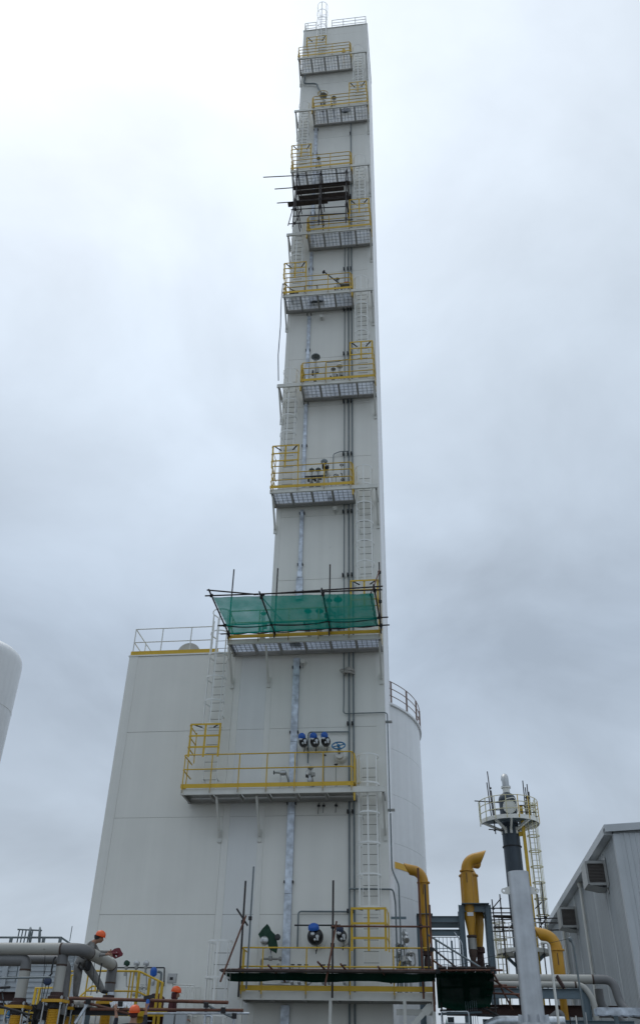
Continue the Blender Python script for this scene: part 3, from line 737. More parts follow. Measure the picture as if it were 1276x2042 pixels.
build('manifold', MB().tube(bend([(-5.12, 27.5, 3.9), (-5.12, 27.5, 4.75), (-4.62, 27.5, 4.75)], .08), .03, 8).lathe((-4.85, 27.5, 4.70), (0, 0, 1), [(.05, 0), (.07, .05), (.05, .12)], 12).lathe((-4.60, 27.5, 4.75), (1, 0, 0), [(.04, 0), (.07, .04), (.04, .09)], 10).tube([(-4.62, 27.5, 4.62), (-4.55, 27.5, 4.45), (-4.62, 27.5, 4.25)], .04, 8), 'steel_dull', gv)
# valve cluster past the tower's right edge
vc2 = thing('valve_skid', 'cluster of steel valves and gauges right of the tower on the lowest platform', 'valve', (-.9, 28.3, 3.86))
rng = random.Random(3)
for i, (x, z, r, h) in enumerate(((-.94, 4.0, .045, 1.65), (-1.10, 4.0, .035, 1.1), (-.80, 4.0, .03, .9), (-1.18, 4.0, .03, .75))):
    stick(vc2, 'pipe', (x, 28.3 + .1 * (i % 2), 3.86), (x, 28.3 + .1 * (i % 2), z + h), r, 'steel')
for x, z, r in ((-.92, 5.50, .085), (-.90, 5.36, .10), (-.95, 5.18, .09), (-1.02, 4.80, .12), (-.79, 4.98, .08), (-.84, 4.80, .10), (-1.10, 4.62, .10), (-1.12, 4.95, .085), (-.96, 4.62, .085), (-1.14, 5.20, .07)):
    ax = (rng.uniform(-1, 1), -.6, rng.uniform(-.4, .8))
    build('valve_body', MB().lathe((x, 28.22 + rng.uniform(-.08, .08), z), ax, [(.3 * r, -r), (r, -.6 * r), (1.05 * r, 0), (.7 * r, .5 * r), (.8 * r, .55 * r), (.8 * r, 1.0 * r), (.1 * r, 1.1 * r)], 12), rng.choice(['steel', 'steel_dull', 'black_dull', 'steel']), vc2)
build('hose_loop', MB().tube(bend([(-.84, 28.15, 4.98), (-.66, 28.15, 5.02), (-.64, 28.15, 4.70), (-.74, 28.15, 4.62), (-.82, 28.15, 4.82)], .08), .025, 8), 'steel_dull', vc2)
build('bracket', MB().bar((-1.30, 28.3, 4.9), (-.75, 28.3, 4.9), .04, .05).bar((-1.30, 28.3, 5.15), (-.85, 28.3, 5.15), .04, .04).bar((-1.28, 28.3, 4.45), (-.7, 28.3, 4.42), .05, .05), 'steel', vc2, smooth=False)
build('yellow_tag', MB().bar((-1.18, 28.1, 4.55), (-1.06, 28.1, 4.78), .03, .05), 'yellow', vc2, smooth=False)

# loose gear on the platforms
hc = MB()
for i in range(4): hc.ring((-5.12 + .02 * i, 27.1, 32.98 + .05 * i), (rng.uniform(-.3, .3), -.4, 1), .20 - .015 * i, .025, 20, 6)
hc.tube([(-4.95, 27.1, 33.1), (-5.3, 27.0, 33.3), (-5.5, 26.86, 33.5), (-5.6, 26.78, 33.4)], .022, 6)
tag(build('hose_coil', hc, 'black_dull'), 'black hose coil lying on the fifth platform', 'hose')
tag(build('pipe_hoop', MB().tube(bend([(-4.61, 27.2, 32.79), (-4.61, 27.2, 33.66), (-4.0, 27.2, 33.6), (-4.0, 27.2, 33.3)], .06), .022, 8), 'black_dull'), 'dark bent pipe stand on the fifth platform', 'pipe')
tag(build('davit_arm', MB().tube([(-3.68, 26.98, 34.30), (-3.3, 27.0, 33.85), (-2.85, 27.0, 33.30), (-2.80, 27.0, 32.80)], .03, 8).lathe((-3.70, 26.98, 34.2), (.3, 0, 1), [(.05, 0), (.07, .06), (.05, .16)], 10), 'black_dull'), 'dark slanting arm leaning on the rail of the fifth platform', 'tool')
rd = thing('red_machine', 'small red machine at the right end of the fifth platform', 'machine', (-2.6, 27.1, 32.78))
build('frame', MB().bar((-2.85, 27.1, 33.30), (-2.40, 27.1, 33.30), .25, .05).bar((-2.8, 27.1, 32.78), (-2.8, 27.1, 33.3), .04, .04).bar((-2.45, 27.1, 32.78), (-2.45, 27.1, 33.3), .04, .04), 'steel_dull', rd, smooth=False)
build('motor', MB().lathe((-2.72, 27.1, 33.42), (1, 0, .1), [(.06, 0), (.10, .03), (.10, .22), (.05, .26)], 12), 'red', rd)
control_valve('small round valve left of the red machine on the fifth platform', -3.06, 33.1, 1.3, headr=.09)
tag(build('duffel_bag', MB().lathe((-4.42, 27.45, 32.90), (1, 0, 0), [(.02, 0), (.13, .05), (.16, .25), (.16, .55), (.13, .70), (.02, .74)], 14), 'black_dull'), 'dark round bag lying on the fifth platform grating', 'bag')
tag(build('tool_bundle', MB().lathe((-2.95, 27.3, 48.62), (1, 0, .05), [(.02, 0), (.10, .06), (.15, .25), (.11, .5), (.02, .6)], 12), 'black_dull'), 'dark bundle at the right of the second platform', 'bag')
tag(build('floor_pan', MB().lathe((-4.45, 27.30, 14.83), (0, 0, 1), [(.02, 0), (.19, .0), (.24, .05), (.22, .05), (.18, .02), (.01, .02)], 20), 'black_dull'), 'dark round pan on the grating behind the green net', 'pan')
tag(build('level_gauge', MB().box((-2.90, 27.5, 55.6), (-2.72, 27.6, 56.0)).tube([(-2.81, 27.55, 54.33), (-2.81, 27.55, 55.6)], .02, 6).tube([(-2.95, 27.55, 55.75), (-2.65, 27.55, 55.78)], .025, 6), 'yellow', smooth=False), 'small yellowish instrument on the topmost platform', 'instrument')

# ------------------------------------------------------------------ scaffolding on the tower
TR = .026
def clip(t, p, mat='black_dull'):
    p = Vector(p); o = build('coupler', MB().obox(p, V(.05, .01, .0), V(-.01, .045, .01), V(0, -.01, .05)), mat, t, smooth=False); return o
def clips(t, pts, mat='black_dull'):
    first = None
    for p in pts:
        if first is None: first = clip(t, p, mat); base = Vector(p)
        else:
            o = bpy.data.objects.new('coupler', first.data)
            reg(o, t, Matrix.Translation(WM[first.name].translation + Vector(p) - base))

# catch fan in front of the eighth platform: level outriggers, poles, ties
fan = thing('scaffold_fan', 'dark scaffold tubes holding out the bright green safety net', 'scaffold', (-4, 26.7, 14.9))
OX = (-6.74, -5.09, -3.10, -1.34)
TIP = [V(-6.80, 23.95, 15.12), V(-5.14, 24.12, 15.05), V(-3.10, 24.20, 15.12), V(-1.40, 24.25, 15.20)]
BOT = [V(-6.74, 26.74, 14.93), V(-5.09, 26.74, 14.94), V(-3.11, 26.74, 14.99), V(-1.33, 26.74, 15.04)]
for b, p in zip(BOT, TIP):
    d = (p - b).normalized(); stick(fan, 'outrigger', b - d * .12, p + d * .18, TR * 1.1, 'dark_tube')
def on(i, f): return BOT[i].lerp(TIP[i], f)
stick(fan, 'ledger', on(0, .93) - V(.22, 0, 0), on(3, .93) + V(.25, 0, .02), TR, 'dark_tube')
stick(fan, 'ledger', on(0, 1.02) + V(-.1, 0, .06), on(1, .92) + V(.1, 0, .10), TR, 'dark_tube')
stick(fan, 'ledger', on(1, .96) + V(-.25, 0, .07), on(3, .98) + V(.28, 0, .07), TR, 'dark_tube')
stick(fan, 'ledger', on(0, .24) - V(.25, 0, 0), on(3, .24) + V(.30, 0, 0), TR, 'dark_tube')
stick(fan, 'ledger', on(0, .03) - V(.28, 0, 0), on(3, .03) + V(.30, 0, 0), TR, 'dark_tube')
poles = [(-6.76, 17.62), (-5.10, 17.58), (-3.15, 17.64), (-1.34, 17.64)]
for x, z in poles:
    stick(fan, 'pole', (x, 26.72, 14.75), (x, 26.72, z), TR, 'dark_tube')
for i in (1, 2):
    stick(fan, 'tie', TIP[i] + V(-.05, .05, .05), V(poles[i][0] + .25, 26.70, 16.15 - .75), TR * .8, 'galv')
stick(fan, 'tie', V(-1.5, 25.1, 15.6), V(-1.33, 26.70, 17.3), TR * .9, 'rust_tube')
clips(fan, [on(i, f) for i in range(4) for f in (.03, .24, .93)] + [V(-1.34, 26.7, 17.2), V(-1.34, 26.7, 16.0)])
# the net: one sagging sheet between the outriggers
def sheet(c00, c10, c01, c11, nu, nv, sag, wob, th=.0):
    mb = MB(); rr = random.Random(5)
    vs = []
    for j in range(nv + 1):
        for i in range(nu + 1):
            u = i / nu; w = j / nv
            p = (Vector(c00) * (1 - u) + Vector(c10) * u) * (1 - w) + (Vector(c01) * (1 - u) + Vector(c11) * u) * w
            s = sag(u, w) + wob * (math.sin(u * 23 + w * 5) * math.cos(w * 9 - u * 7) + .6 * math.sin(u * 51 - w * 13))
            vs.append(p - V(0, 0, s))
    fs = [(j * (nu + 1) + i, j * (nu + 1) + i + 1, (j + 1) * (nu + 1) + i + 1, (j + 1) * (nu + 1) + i) for j in range(nv) for i in range(nu)]
    return mb.add(vs, fs)
netsag = lambda u, w: .10 * math.sin(math.pi * min(1, w)) * abs(math.sin(3 * math.pi * u)) + .03
net = build('safety_net', sheet(on(0, .93) + V(.06, 0, -.03), on(3, .90) + V(-.04, 0, -.03), on(0, .05) + V(.10, 0, -.02), on(3, .06) + V(-.10, 0, -.02), 72, 28, netsag, .012), 'net_green')
tag(net, 'translucent bright green safety net stretched level in front of the tower', 'net')
hem = MB()
for k in range(3):
    a = on(k, .24); b = on(k + 1, .24)
    hem.tube([a.lerp(b, i / 10) - V(0, 0, .07 * math.sin(math.pi * i / 10) + .02) for i in range(11)], .024, 5)
    a = on(k, .06); b = on(k + 1, .06)
    hem.tube([a.lerp(b, i / 14) + V(0, .10 * abs(math.sin(math.pi * i / 7 + .3)), -.03) for i in range(15)], .022, 5)
hem.tube([on(3, .93 - .87 * i / 12) - V(.10 + .07 * abs(math.sin(i * 1.3)), 0, .03) for i in range(13)], .022, 5)
build('hem_cord', hem, 'black_dull', net)

# scaffold and boards between the third and fourth platforms
sc = thing('upper_scaffold', 'dark scaffold poles and tubes high on the tower below the third platform', 'scaffold', (-3.9, 26.4, 37.3))
for x0, z0, x1, z1 in ((-6.95, 41.55, -2.38, 41.20), (-6.28, 40.42, -2.5, 40.28), (-6.10, 39.21, -2.52, 39.10), (-5.35, 38.55, -2.45, 38.40), (-5.25, 38.0, -2.5, 37.85), (-5.45, 37.42, -2.2, 37.30)):
    stick(sc, 'ledger', (x0, 26.40, z0), (x1, 26.40, z1), TR, 'dark_tube')
for x, z0, z1 in ((-5.12, 38.6, 42.0), (-5.20, 37.1, 39.4), (-3.90, 37.05, 41.3), (-3.83, 38.4, 41.0), (-2.54, 37.05, 41.3)):
    stick(sc, 'pole', (x, 26.35, z0), (x, 26.35, z1), TR * 1.15, 'dark_tube')
for x in (-5.12, -3.9, -2.54):
    for z in (41.3, 40.3, 39.1, 38.45):
        stick(sc, 'transom', (x + .05, 26.2, z), (x + .05, 27.96, z), TR, 'dark_tube')
stick(sc, 'brace', (-5.45, 26.4, 37.3), (-5.1, 26.35, 39.6), TR, 'dark_tube')
stick(sc, 'brace', (-5.1, 26.4, 37.4), (-4.9, 26.7, 38.9), TR, 'dark_tube')
clips(sc, [V(x, 26.38, z) for x in (-5.12, -3.9, -2.54) for z in (41.3, 40.35, 39.15, 38.5, 37.4)])
for i, y in enumerate((26.30, 26.60, 26.93, 27.20)):
    b = tag(build('scaffold_board', MB().box((-5.30 + .12 * (i % 3), y, 40.34 + .012 * i), (-2.36 - .16 * ((i * 2) % 3), y + .23, 40.385 + .012 * i)), 'plank', smooth=False),
            ('nearest', 'second', 'third', 'innermost')[i] + ' of the dark boards on the upper scaffold, counted from its open edge', 'board', 'boards on the upper scaffold')
tag(build('scaffold_board', MB().box((-5.55, 26.42, 39.14), (-3.50, 26.66, 39.185)), 'plank', smooth=False), 'single short dark board below the others on the upper scaffold', 'board', 'boards on the upper scaffold')

# rusty scaffold along the lowest platform
lo = thing('lower_scaffold', 'rusty scaffold tubes along the lowest platform railing', 'scaffold', (-3, 26.4, 3.7))
for x, z1, m in ((-5.55, 6.72, 'dark_tube'), (-2.92, 6.72, 'dark_tube'), (-.42, 7.05, 'rust_tube')):
    stick(lo, 'pole', (x, 26.62, 3.70), (x, 26.62, z1), TR * 1.15, m)
stick(lo, 'pole', (-5.34, 26.62, 3.9), (-5.33, 26.62, 7.12), TR, 'pipe_grey')
stick(lo, 'pole', (-.14, 26.6, 3.4), (-.14, 26.62, 6.05), TR * 1.2, 'rust_tube')
stick(lo, 'pole', (-.24, 26.62, 4.2), (-.24, 26.62, 6.6), TR, 'dark_tube')
stick(lo, 'ledger', (-6.05, 26.5, 4.36), (-.06, 26.5, 4.37), TR * 1.1, 'rust_tube')
stick(lo, 'ledger', (-2.95, 26.55, 5.48), (-.16, 26.55, 5.47), TR, 'rust_tube')
stick(lo, 'brace', (-5.45, 26.5, 5.75), (-5.93, 25.9, 4.0), TR, 'rust_tube')
stick(lo, 'brace', (-2.80, 26.5, 5.6), (-3.06, 26.1, 3.95), TR, 'rust_tube')
stick(lo, 'brace', (-5.75, 26.55, 5.95), (-5.40, 26.6, 5.5), TR, 'dark_tube')
for x, z in ((-4.62, 4.36), (-3.25, 4.45), (-2.62, 4.40), (-1.6, 4.34)):
    stick(lo, 'transom', (x, 25.9, z + .05), (x + .28, 27.2, z - .22), TR, 'rust_tube')
clips(lo, [V(-5.55, 26.6, 4.36), V(-2.92, 26.6, 4.36), V(-.42, 26.6, 4.36), V(-2.92, 26.6, 5.48), V(-2.92, 26.58, 5.0), V(-.42, 26.58, 5.48), V(-.14, 26.58, 4.9), V(-5.55, 26.6, 5.6), V(-5.34, 26.6, 5.7)])
bd = ('leftmost', 'left middle', 'right middle', 'rightmost')
for i, (a, b) in enumerate(((-6.02, -4.5), (-4.48, -3.0), (-2.98, -1.5), (-1.48, -.06))):
    tag(build('scaffold_board', MB().box((a, 26.10, 4.285), (b, 26.46, 4.33)), 'plank', smooth=False), bd[i] + ' rusty brown board along the front of the lowest scaffold', 'board', 'boards on the lower scaffold')
nb = build('net_skirt', sheet((-6.0, 26.47, 4.28), (-.08, 26.47, 4.29), (-5.85, 26.60, 4.09), (-.08, 26.60, 4.09), 60, 4, lambda u, w: .02 * w * math.sin(u * 17), .006), 'net_dark')
tag(nb, 'dark green net band hanging under the lowest scaffold boards', 'net')

# landing with hanging dark green sheet right of the lowest platform
ld = thing('scaffold_landing', 'rusty scaffold landing holding the dark green sheet', 'scaffold', (.8, 26.3, .06))
for p, q, m in (((-.05, 26.05, 4.33), (1.72, 25.95, 4.33), 'rust_tube'), ((-.02, 27.6, 4.05), (1.9, 27.5, 4.12), 'rust_tube'), ((1.45, 25.9, 4.28), (2.05, 28.4, 3.6), 'rust_tube'), ((1.35, 26.2, 4.2), (2.25, 27.6, 3.82), 'rust_tube'),
                ((1.3, 26.8, 4.02), (2.1, 26.7, 4.0), 'rust_tube'), ((.0, 28.4, 3.55), (1.65, 28.3, 3.62), 'dark_tube'), ((1.30, 27.2, 3.9), (2.3, 27.1, 3.86), 'rust_tube'), ((1.3, 28.6, 3.7), (1.72, 28.6, 3.30), 'rust_tube'),
                ((-.22, 26.7, 5.28), (1.30, 26.4, 4.36), 'pipe_grey'), ((-.15, 26.8, 4.98), (.62, 26.5, 4.36), 'dark_tube'), ((-.1, 26.9, 4.65), (.22, 26.6, 4.40), 'rust_tube'),
                ((.05, 27.9, .06), (.05, 27.9, 4.3), 'dark_tube'), ((1.55, 27.9, .06), (1.55, 27.9, 4.3), 'dark_tube')):
    stick(ld, 'tube', p, q, TR, m)
clips(ld, [V(1.45, 25.95, 4.3), V(1.42, 26.3, 4.15), V(1.4, 26.8, 4.02), V(1.35, 27.2, 3.9), V(0, 26.05, 4.3)])
for i in range(6):
    x = .0 + .26 * i
    tag(build('scaffold_board', MB().box((x, 25.98, 4.375), (x + .24, 28.0, 4.42)), 'plank', smooth=False),
        ('first', 'second', 'third', 'fourth', 'fifth', 'sixth')[i] + ' board end of the scaffold landing counted from the tower', 'board', 'boards on the scaffold landing')
gs = build('hanging_sheet', sheet((-.06, 26.0, 4.27), (1.50, 25.95, 4.27), (-.05, 28.45, 3.62), (1.42, 28.35, 3.64), 40, 24, lambda u, w: .10 * math.sin(math.pi * w) + .14 * w * w * math.exp(-((u - .42) / .16) ** 2), .012), 'net_dark')
tag(gs, 'dark green sheet sagging under the scaffold landing right of the tower', 'sheet')

# ------------------------------------------------------------------ white storage tank behind the tower
def cyl_wall(mb, cx, cy, r, z0, z1, n=96): mb.lathe((cx, cy, z0), (0, 0, 1), [(r, 0), (r, z1 - z0)], n)
tk = thing('storage_tank', 'large white cylindrical storage tank with yellow band behind the tower', 'tank', (-7.29, 44.5, .06))
TX, TY, TRD, TZ = -7.29, 44.5, 7.0, 17.5
prev = .06
for k in range(8):                                   # shell courses with slim ledges between
    z1 = TZ * (k + 1) / 8
    build('shell_course', MB().lathe((TX, TY, prev), (0, 0, 1), [(TRD, 0), (TRD, z1 - prev - .012)], 120), 'tank_white', tk, ang=30)
    build('course_joint', MB().lathe((TX, TY, z1 - .012), (0, 0, 1), [(TRD - .02, 0), (TRD - .02, .012)], 120), 'cream_steel', tk, ang=30)
    prev = z1
build('roof', MB().lathe((TX, TY, TZ), (0, 0, 1), [(TRD + .10, 0), (TRD + .10, .10), (TRD, .12), (TRD * .6, 1.6), (TRD * .2, 2.3), (.1, 2.4)], 96), 'tank_white', tk, ang=30)
build('yellow_band', MB().lathe((TX, TY, 9.86), (0, 0, 1), [(TRD + .02, 0), (TRD + .02, .27)], 120), 'band_yellow', tk, ang=30)
for h in (.40, .78, 1.15):
    build('rail', MB().ring((TX, TY, TZ + .1 + h), (0, 0, 1), TRD + .04, .022, 140, 6), 'rail_brown', tk)
for k in range(30):
    a = 2 * math.pi * k / 30
    if math.sin(a) < .35:
        slab(tk, 'rail_post', (TX + math.cos(a) * (TRD + .04), TY + math.sin(a) * (TRD + .04), TZ + .02), (TX + math.cos(a) * (TRD + .04), TY + math.sin(a) * (TRD + .04), TZ + 1.25), .08, .05, 'rail_brown', up=(-math.sin(a), math.cos(a), 0))

# white tank at the left edge
tl = thing('vertical_tank', 'slender white round topped tank cut by the left edge', 'tank', (-20.4, 34.1, .06))
build('shell', MB().lathe((-20.4, 34.1, .06), (0, 0, 1), [(2.0, 0), (2.0, 14.0), (2.0, 14.06), (2.0, 17.55), (1.97, 17.80), (1.88, 18.0), (1.6, 18.25), (1.0, 18.5), (.05, 18.65)], 64), 'tank_white', tl, ang=30)
for z in (5.0, 10.2, 15.4): build('weld_seam', MB().ring((-20.4, 34.1, z), (0, 0, 1), 2.0, .012, 64, 5), 'cream_steel', tl)
stick(tl, 'cable', (-18.62, 34.9, .06), (-18.60, 34.9, 16.8), .012, 'steel_dull')

# ------------------------------------------------------------------ yellow vents in their steel frame
def vent(t, x, y, z0, zc0, zs, zf, dirx, r, reach, tip_cut=.55, cone_r=.11, diry=0):
    """reducer at the bottom, straight riser, flange, bend and an obliquely cut mouth"""
    build('reducer', MB().lathe((x, y, z0), (0, 0, 1), [(cone_r, 0), (cone_r, .03), (r, zc0 - z0), (r, zs - z0)], 24), 'vent_yellow', t)
    build('riser', MB().lathe((x, y, zs), (0, 0, 1), [(r, 0), (r, zf - zs)], 28), 'vent_yellow', t)
    build('flange', MB().lathe((x, y, zf - .05), (0, 0, 1), [(r, 0), (r + .055, .005), (r + .055, .05), (r, .055)], 28), 'rust_tube' if False else 'vent_yellow', t)
    mb = MB(); path = []; R = .42
    for i in range(9):
        a = math.pi / 2 * .92 * i / 8; path.append(V(x + dirx * R * (1 - math.cos(a)), y + diry * R * (1 - math.cos(a)), zf + R * math.sin(a)))
    d = (path[-1] - path[-2]).normalized(); path.append(path[-1] + d * reach)
    for rr in (r, r - .012):
        b0 = len(mb.v); mb.tube(path, rr, 28, caps=False)
        last = range(len(mb.v) - 28, len(mb.v)); c = path[-1]
        for i in last:
            off = mb.v[i] - c; mb.v[i] = mb.v[i] + d * (off.z * tip_cut * 1.5)
    build('mouth', mb, 'vent_yellow', t)
    slab(t, 'lifting_lug', (x - .02, y - r - .01, zf - .45), (x - .02, y - r - .01, zf - .12), .02, .03, 'weld')
def bolts(t, c, r, n):
    mb = MB()
    for k in range(n):
        a = 2 * math.pi * k / n; p = Vector(c) + V(math.cos(a) * r, math.sin(a) * r, 0)
        mb.tube([p - V(0, 0, .04), p + V(0, 0, .04)], .012, 5)
    build('bolt_ring', mb, 'black_dull', t)
v1 = thing('vent_pipe', 'yellow vent pipe with its mouth bent left toward the tower', 'vent', (-.36, 34, 4.9))
vent(v1, -.36, 34, 5.75, 6.4, 6.87, 8.06, -1, .185, .24)
build('valve', MB().lathe((-.34, 34, 4.9), (0, 0, 1), [(.13, 0), (.13, .05), (.09, .06), (.12, .3), (.12, .55), (.09, .7), (.17, .72), (.17, .85)], 18), 'brown_steel', v1)
v2 = thing('vent_pipe', 'tall yellow vent pipe with its mouth bent right, in the grey portal', 'vent', (1.27, 34, 5.2))
vent(v2, 1.26, 34, 6.28, 6.80, 7.24, 8.46, 1, .200, .30)
build('name_plate', MB().box((1.16, 33.78, 6.88), (1.38, 33.80, 7.0)), 'white_sheet', v2, smooth=False)
build('valve', MB().lathe((1.27, 34, 5.2), (0, 0, 1), [(.13, 0), (.13, .25), (.09, .26), (.13, .4), (.15, .55), (.12, .78), (.12, 1.0), (.18, 1.01), (.18, 1.07)], 18), 'weld', v2)
build('valve_sleeve', MB().lathe((1.27, 34, 5.82), (0, 0, 1), [(.155, 0), (.155, .36)], 18), 'steel_dull', v2)
bolts(v2, (1.27, 34, 6.24), .155, 12)
v3 = thing('vent_pipe', 'yellow vent pipe standing just behind the one in the grey portal', 'vent', (1.68, 34.7, 5.0))
XV = W(936, 1775, 34.75).x
build('silencer', MB().lathe((XV, 34.75, 7.29), (0, 0, 1), [(.325, 0), (.325, 1.10), (.365, 1.105), (.365, 1.15), (.32, 1.155), (.20, 1.38), (.19, 1.42)], 36), 'vent_yellow', v3)
build('mouth', MB().tube(bend([(XV, 34.75, 8.70), (XV, 34.75, 8.80), (XV + .15, 34.85, 8.92), (XV + .40, 35.05, 8.92)], .2), .19, 24), 'vent_yellow', v3)
build('reducer', MB().lathe((1.56, 34.9, 6.0), (0, 0, 1), [(.12, 0), (.12, .03), (.22, .75), (.22, 1.27)], 24), 'vent_yellow', v3)
build('valve', MB().lathe((1.56, 34.9, 4.9), (0, 0, 1), [(.13, 0), (.13, .3), (.10, .32), (.14, .5), (.12, .9), (.18, .92), (.18, 1.08)], 18), 'brown_steel', v3)
bolts(v3, (1.56, 34.9, 5.98), .15, 12)
wheel(v3, (1.75, 34.5, 5.35), (0, -1, .2), .10, 'black_dull', .014)
v4 = thing('vent_pipe', 'short yellow vent pipe with mouth bent left, before the grey building', 'vent', (3.57, 30.2, .06))
vent(v4, 3.72, 30.2, 4.2, 4.4, 5.0, 5.36, -1, .175, .20)
build('lower_pipe', MB().lathe((3.72, 30.2, .06), (0, 0, 1), [(.11, 0), (.11, 4.14)], 18), 'vent_yellow', v4)

pf = thing('steel_portal', 'blue grey steel portal frame carrying the yellow vents', 'frame', (.7, 34.4, .06))
def hbeam(p, q, w=.16, h=.18, up=None):
    p = Vector(p); q = Vector(q); z = (q - p).normalized()
    u = Vector(up) if up else (V(0, 0, 1) if abs(z.z) < .95 else V(0, 1, 0))
    x = u.cross(z).normalized(); y = z.cross(x); mb = MB()
    mb.bar(p, q, .012, h - .03, up=y)
    for s in (-1, 1): mb.bar(p + y * s * (h / 2 - .008), q + y * s * (h / 2 - .008), w, .015, up=y)
    return mb
for x, y, z1 in ((-.58, 34.0, 6.92), (-.58, 35.2, 6.92), (.96, 33.9, 7.26), (1.93, 33.9, 7.26), (.96, 35.3, 7.26), (1.93, 35.3, 7.26)):
    build('column', hbeam((x, y, .06), (x, y, z1), .19, .19, up=(1, 0, 0)), 'frame_grey', pf, smooth=False)
for a, b in (((-.48, 34.0, 6.80), (.86, 34.0, 6.80)), ((-.48, 34.0, 6.36), (.86, 34.0, 6.36)), ((1.06, 33.9, 7.13), (1.83, 33.9, 7.13)), ((1.06, 35.3, 7.13), (1.83, 35.3, 7.13)), ((-.48, 35.2, 6.80), (.86, 35.2, 6.80))):
    build('beam', hbeam(a, b, .14, .20), 'frame_grey', pf, smooth=False)
for x in (.96, 1.93): build('beam', hbeam((x, 34.0, 7.13), (x, 35.2, 7.13), .14, .20), 'frame_grey', pf, smooth=False)
build('bearing_plate', MB().box((.98, 33.6, 7.262), (1.96, 35.2, 7.28)), 'frame_grey', pf, smooth=False)
build('bearing_plate', MB().box((-.66, 33.7, 6.935), (-.08, 34.3, 6.952)), 'frame_grey', pf, smooth=False)
# grey railed walkway in the frame
wk = thing('walkway', 'blue grey walkway with thin barred railing inside the vent frame', 'walkway', (.4, 34.9, 4.95))
slab(wk, 'deck', (-.4, 34.7, 5.12), (1.1, 34.7, 5.12), 1.4, .12, 'frame_grey')
for x in [-.32 + .14 * i for i in range(9)]:
    stick(wk, 'baluster', (x, 34.05, 5.18), (x, 34.05, 6.22), .010, 'frame_grey', 6)
for z in (5.5, 5.86, 6.22): stick(wk, 'rail', (-.34, 34.05, z), (.82, 34.05, z), .013, 'frame_grey', 6)
for x in (.0, .55): slab(wk, 'rail_post', (x, 34.0, 5.1), (x, 34.0, 6.1), .06, .06, 'frame_grey')
build('handrail', MB().tube(bend([(.66, 33.8, 6.35), (.90, 33.7, 6.0), (.93, 33.7, 4.9)], .1), .02, 8), 'galv', wk)
for z in (5.2, 5.62):
    build('hoop', MB().tube([V(.0 + .55 * i / 10, 33.95 - .25 * math.sin(math.pi * i / 10), z + .1) for i in range(11)], .014, 6), 'frame_grey', wk)
# ------------------------------------------------------------------ dark stack with round platform
SX, SY, SR = 4.44, 50.0, .475
st = thing('vent_stack', 'dark slate stack with round railed platform near its top', 'stack', (SX, SY, .06))
build('shell', MB().lathe((SX, SY, .06), (0, 0, 1), [(SR, 0), (SR, 15.40)], 40), 'stack_dark', st)
mkr = MB().lathe((SX, SY, 15.40), (0, 0, 1), [(SR + .02, 0), (SR + .02, .06), (SR * .95, .20), (SR * .75, .33), (SR * .45, .42), (.20, .44)], 36)
build('dome', mkr, 'stack_dark', st)
build('neck', MB().lathe((SX, SY, 15.82), (0, 0, 1), [(.20, 0), (.20, .28), (.27, .29), (.27, .34)], 24), 'wall_trim', st)
bn = [(SX, SY, 16.16), (SX, SY, 16.55)] + [(SX, SY + .28 - .28 * math.cos(a), 16.55 + .28 * math.sin(a)) for a in (.4, .8, 1.2, 1.57, 2.0, 2.5)]
build('outlet_bend', MB().tube(bn, .195, 20), 'steel', st)
build('outlet_flange', MB().lathe((SX, SY, 16.16), (0, 0, 1), [(.27, 0), (.27, .05)], 24), 'steel', st)
for z in (12.86, 8.9): build('stiffener_ring', MB().lathe((SX, SY, z), (0, 0, 1), [(SR, 0), (SR + .05, .005), (SR + .05, .05), (SR, .055)], 40), 'black_dull', st)
mw = V(SX + .04, SY - SR - .02, 14.93)
build('manway', MB().lathe(mw + V(0, .10, 0), (0, -1, 0), [(.30, 0), (.30, .08), (.36, .085), (.36, .15), (.05, .16)], 32), 'cream_steel', st)
mb = MB()
for k in range(20):
    a = 2 * math.pi * k / 20; mb.lathe(mw + V(math.cos(a) * .345, -.05, math.sin(a) * .345), (0, -1, 0), [(.034, -.03), (.034, .03)], 6)
build('manway_bolts', mb, 'wall_trim', st)
build('manway_davit', MB().tube(bend([mw + V(-.15, -.10, .42), mw + V(.28, -.15, .50), mw + V(.42, .0, .30), mw + V(.42, .05, -.3)], .12), .025, 8), 'wall_trim', st)
# round platform
PR = 1.62; PZs = 14.08
deck = MB(); n = 40
a0, a1 = math.radians(-190), math.radians(40)
for i in range(n):
    p = a0 + (a1 - a0) * i / n; q = a0 + (a1 - a0) * (i + 1) / n
    for z, s in ((PZs + .10, 1),):
        deck.quad(*[V(SX + math.cos(t) * r, SY + math.sin(t) * r, z) for t, r in ((p, SR + .03), (q, SR + .03), (q, PR - .01), (p, PR - .01))])
build('deck', deck, 'frame_grey', st, smooth=False)
edge = MB()
for i in range(n):
    p = a0 + (a1 - a0) * i / n; q = a0 + (a1 - a0) * (i + 1) / n
    edge.bar((SX + math.cos(p) * PR, SY + math.sin(p) * PR, PZs + .08), (SX + math.cos(q) * PR, SY + math.sin(q) * PR, PZs + .08), .012, .22)
build('edge_ring', edge, 'wall_trim', st, smooth=False)
for deg in (-165, -125, -90, -50, -15, 20):
    a = math.radians(deg); c, s = math.cos(a), math.sin(a)
    slab(st, 'bracket', (SX + c * (SR - .02), SY + s * (SR - .02), PZs - .36), (SX + c * (PR - .1), SY + s * (PR - .1), PZs + .02), .10, .13, 'wall_trim')
    slab(st, 'bracket_foot', (SX + c * (SR + .02), SY + s * (SR + .02), PZs - .55), (SX + c * (SR + .02), SY + s * (SR + .02), PZs - .20), .13, .05, 'wall_trim', up=(c, s, 0))
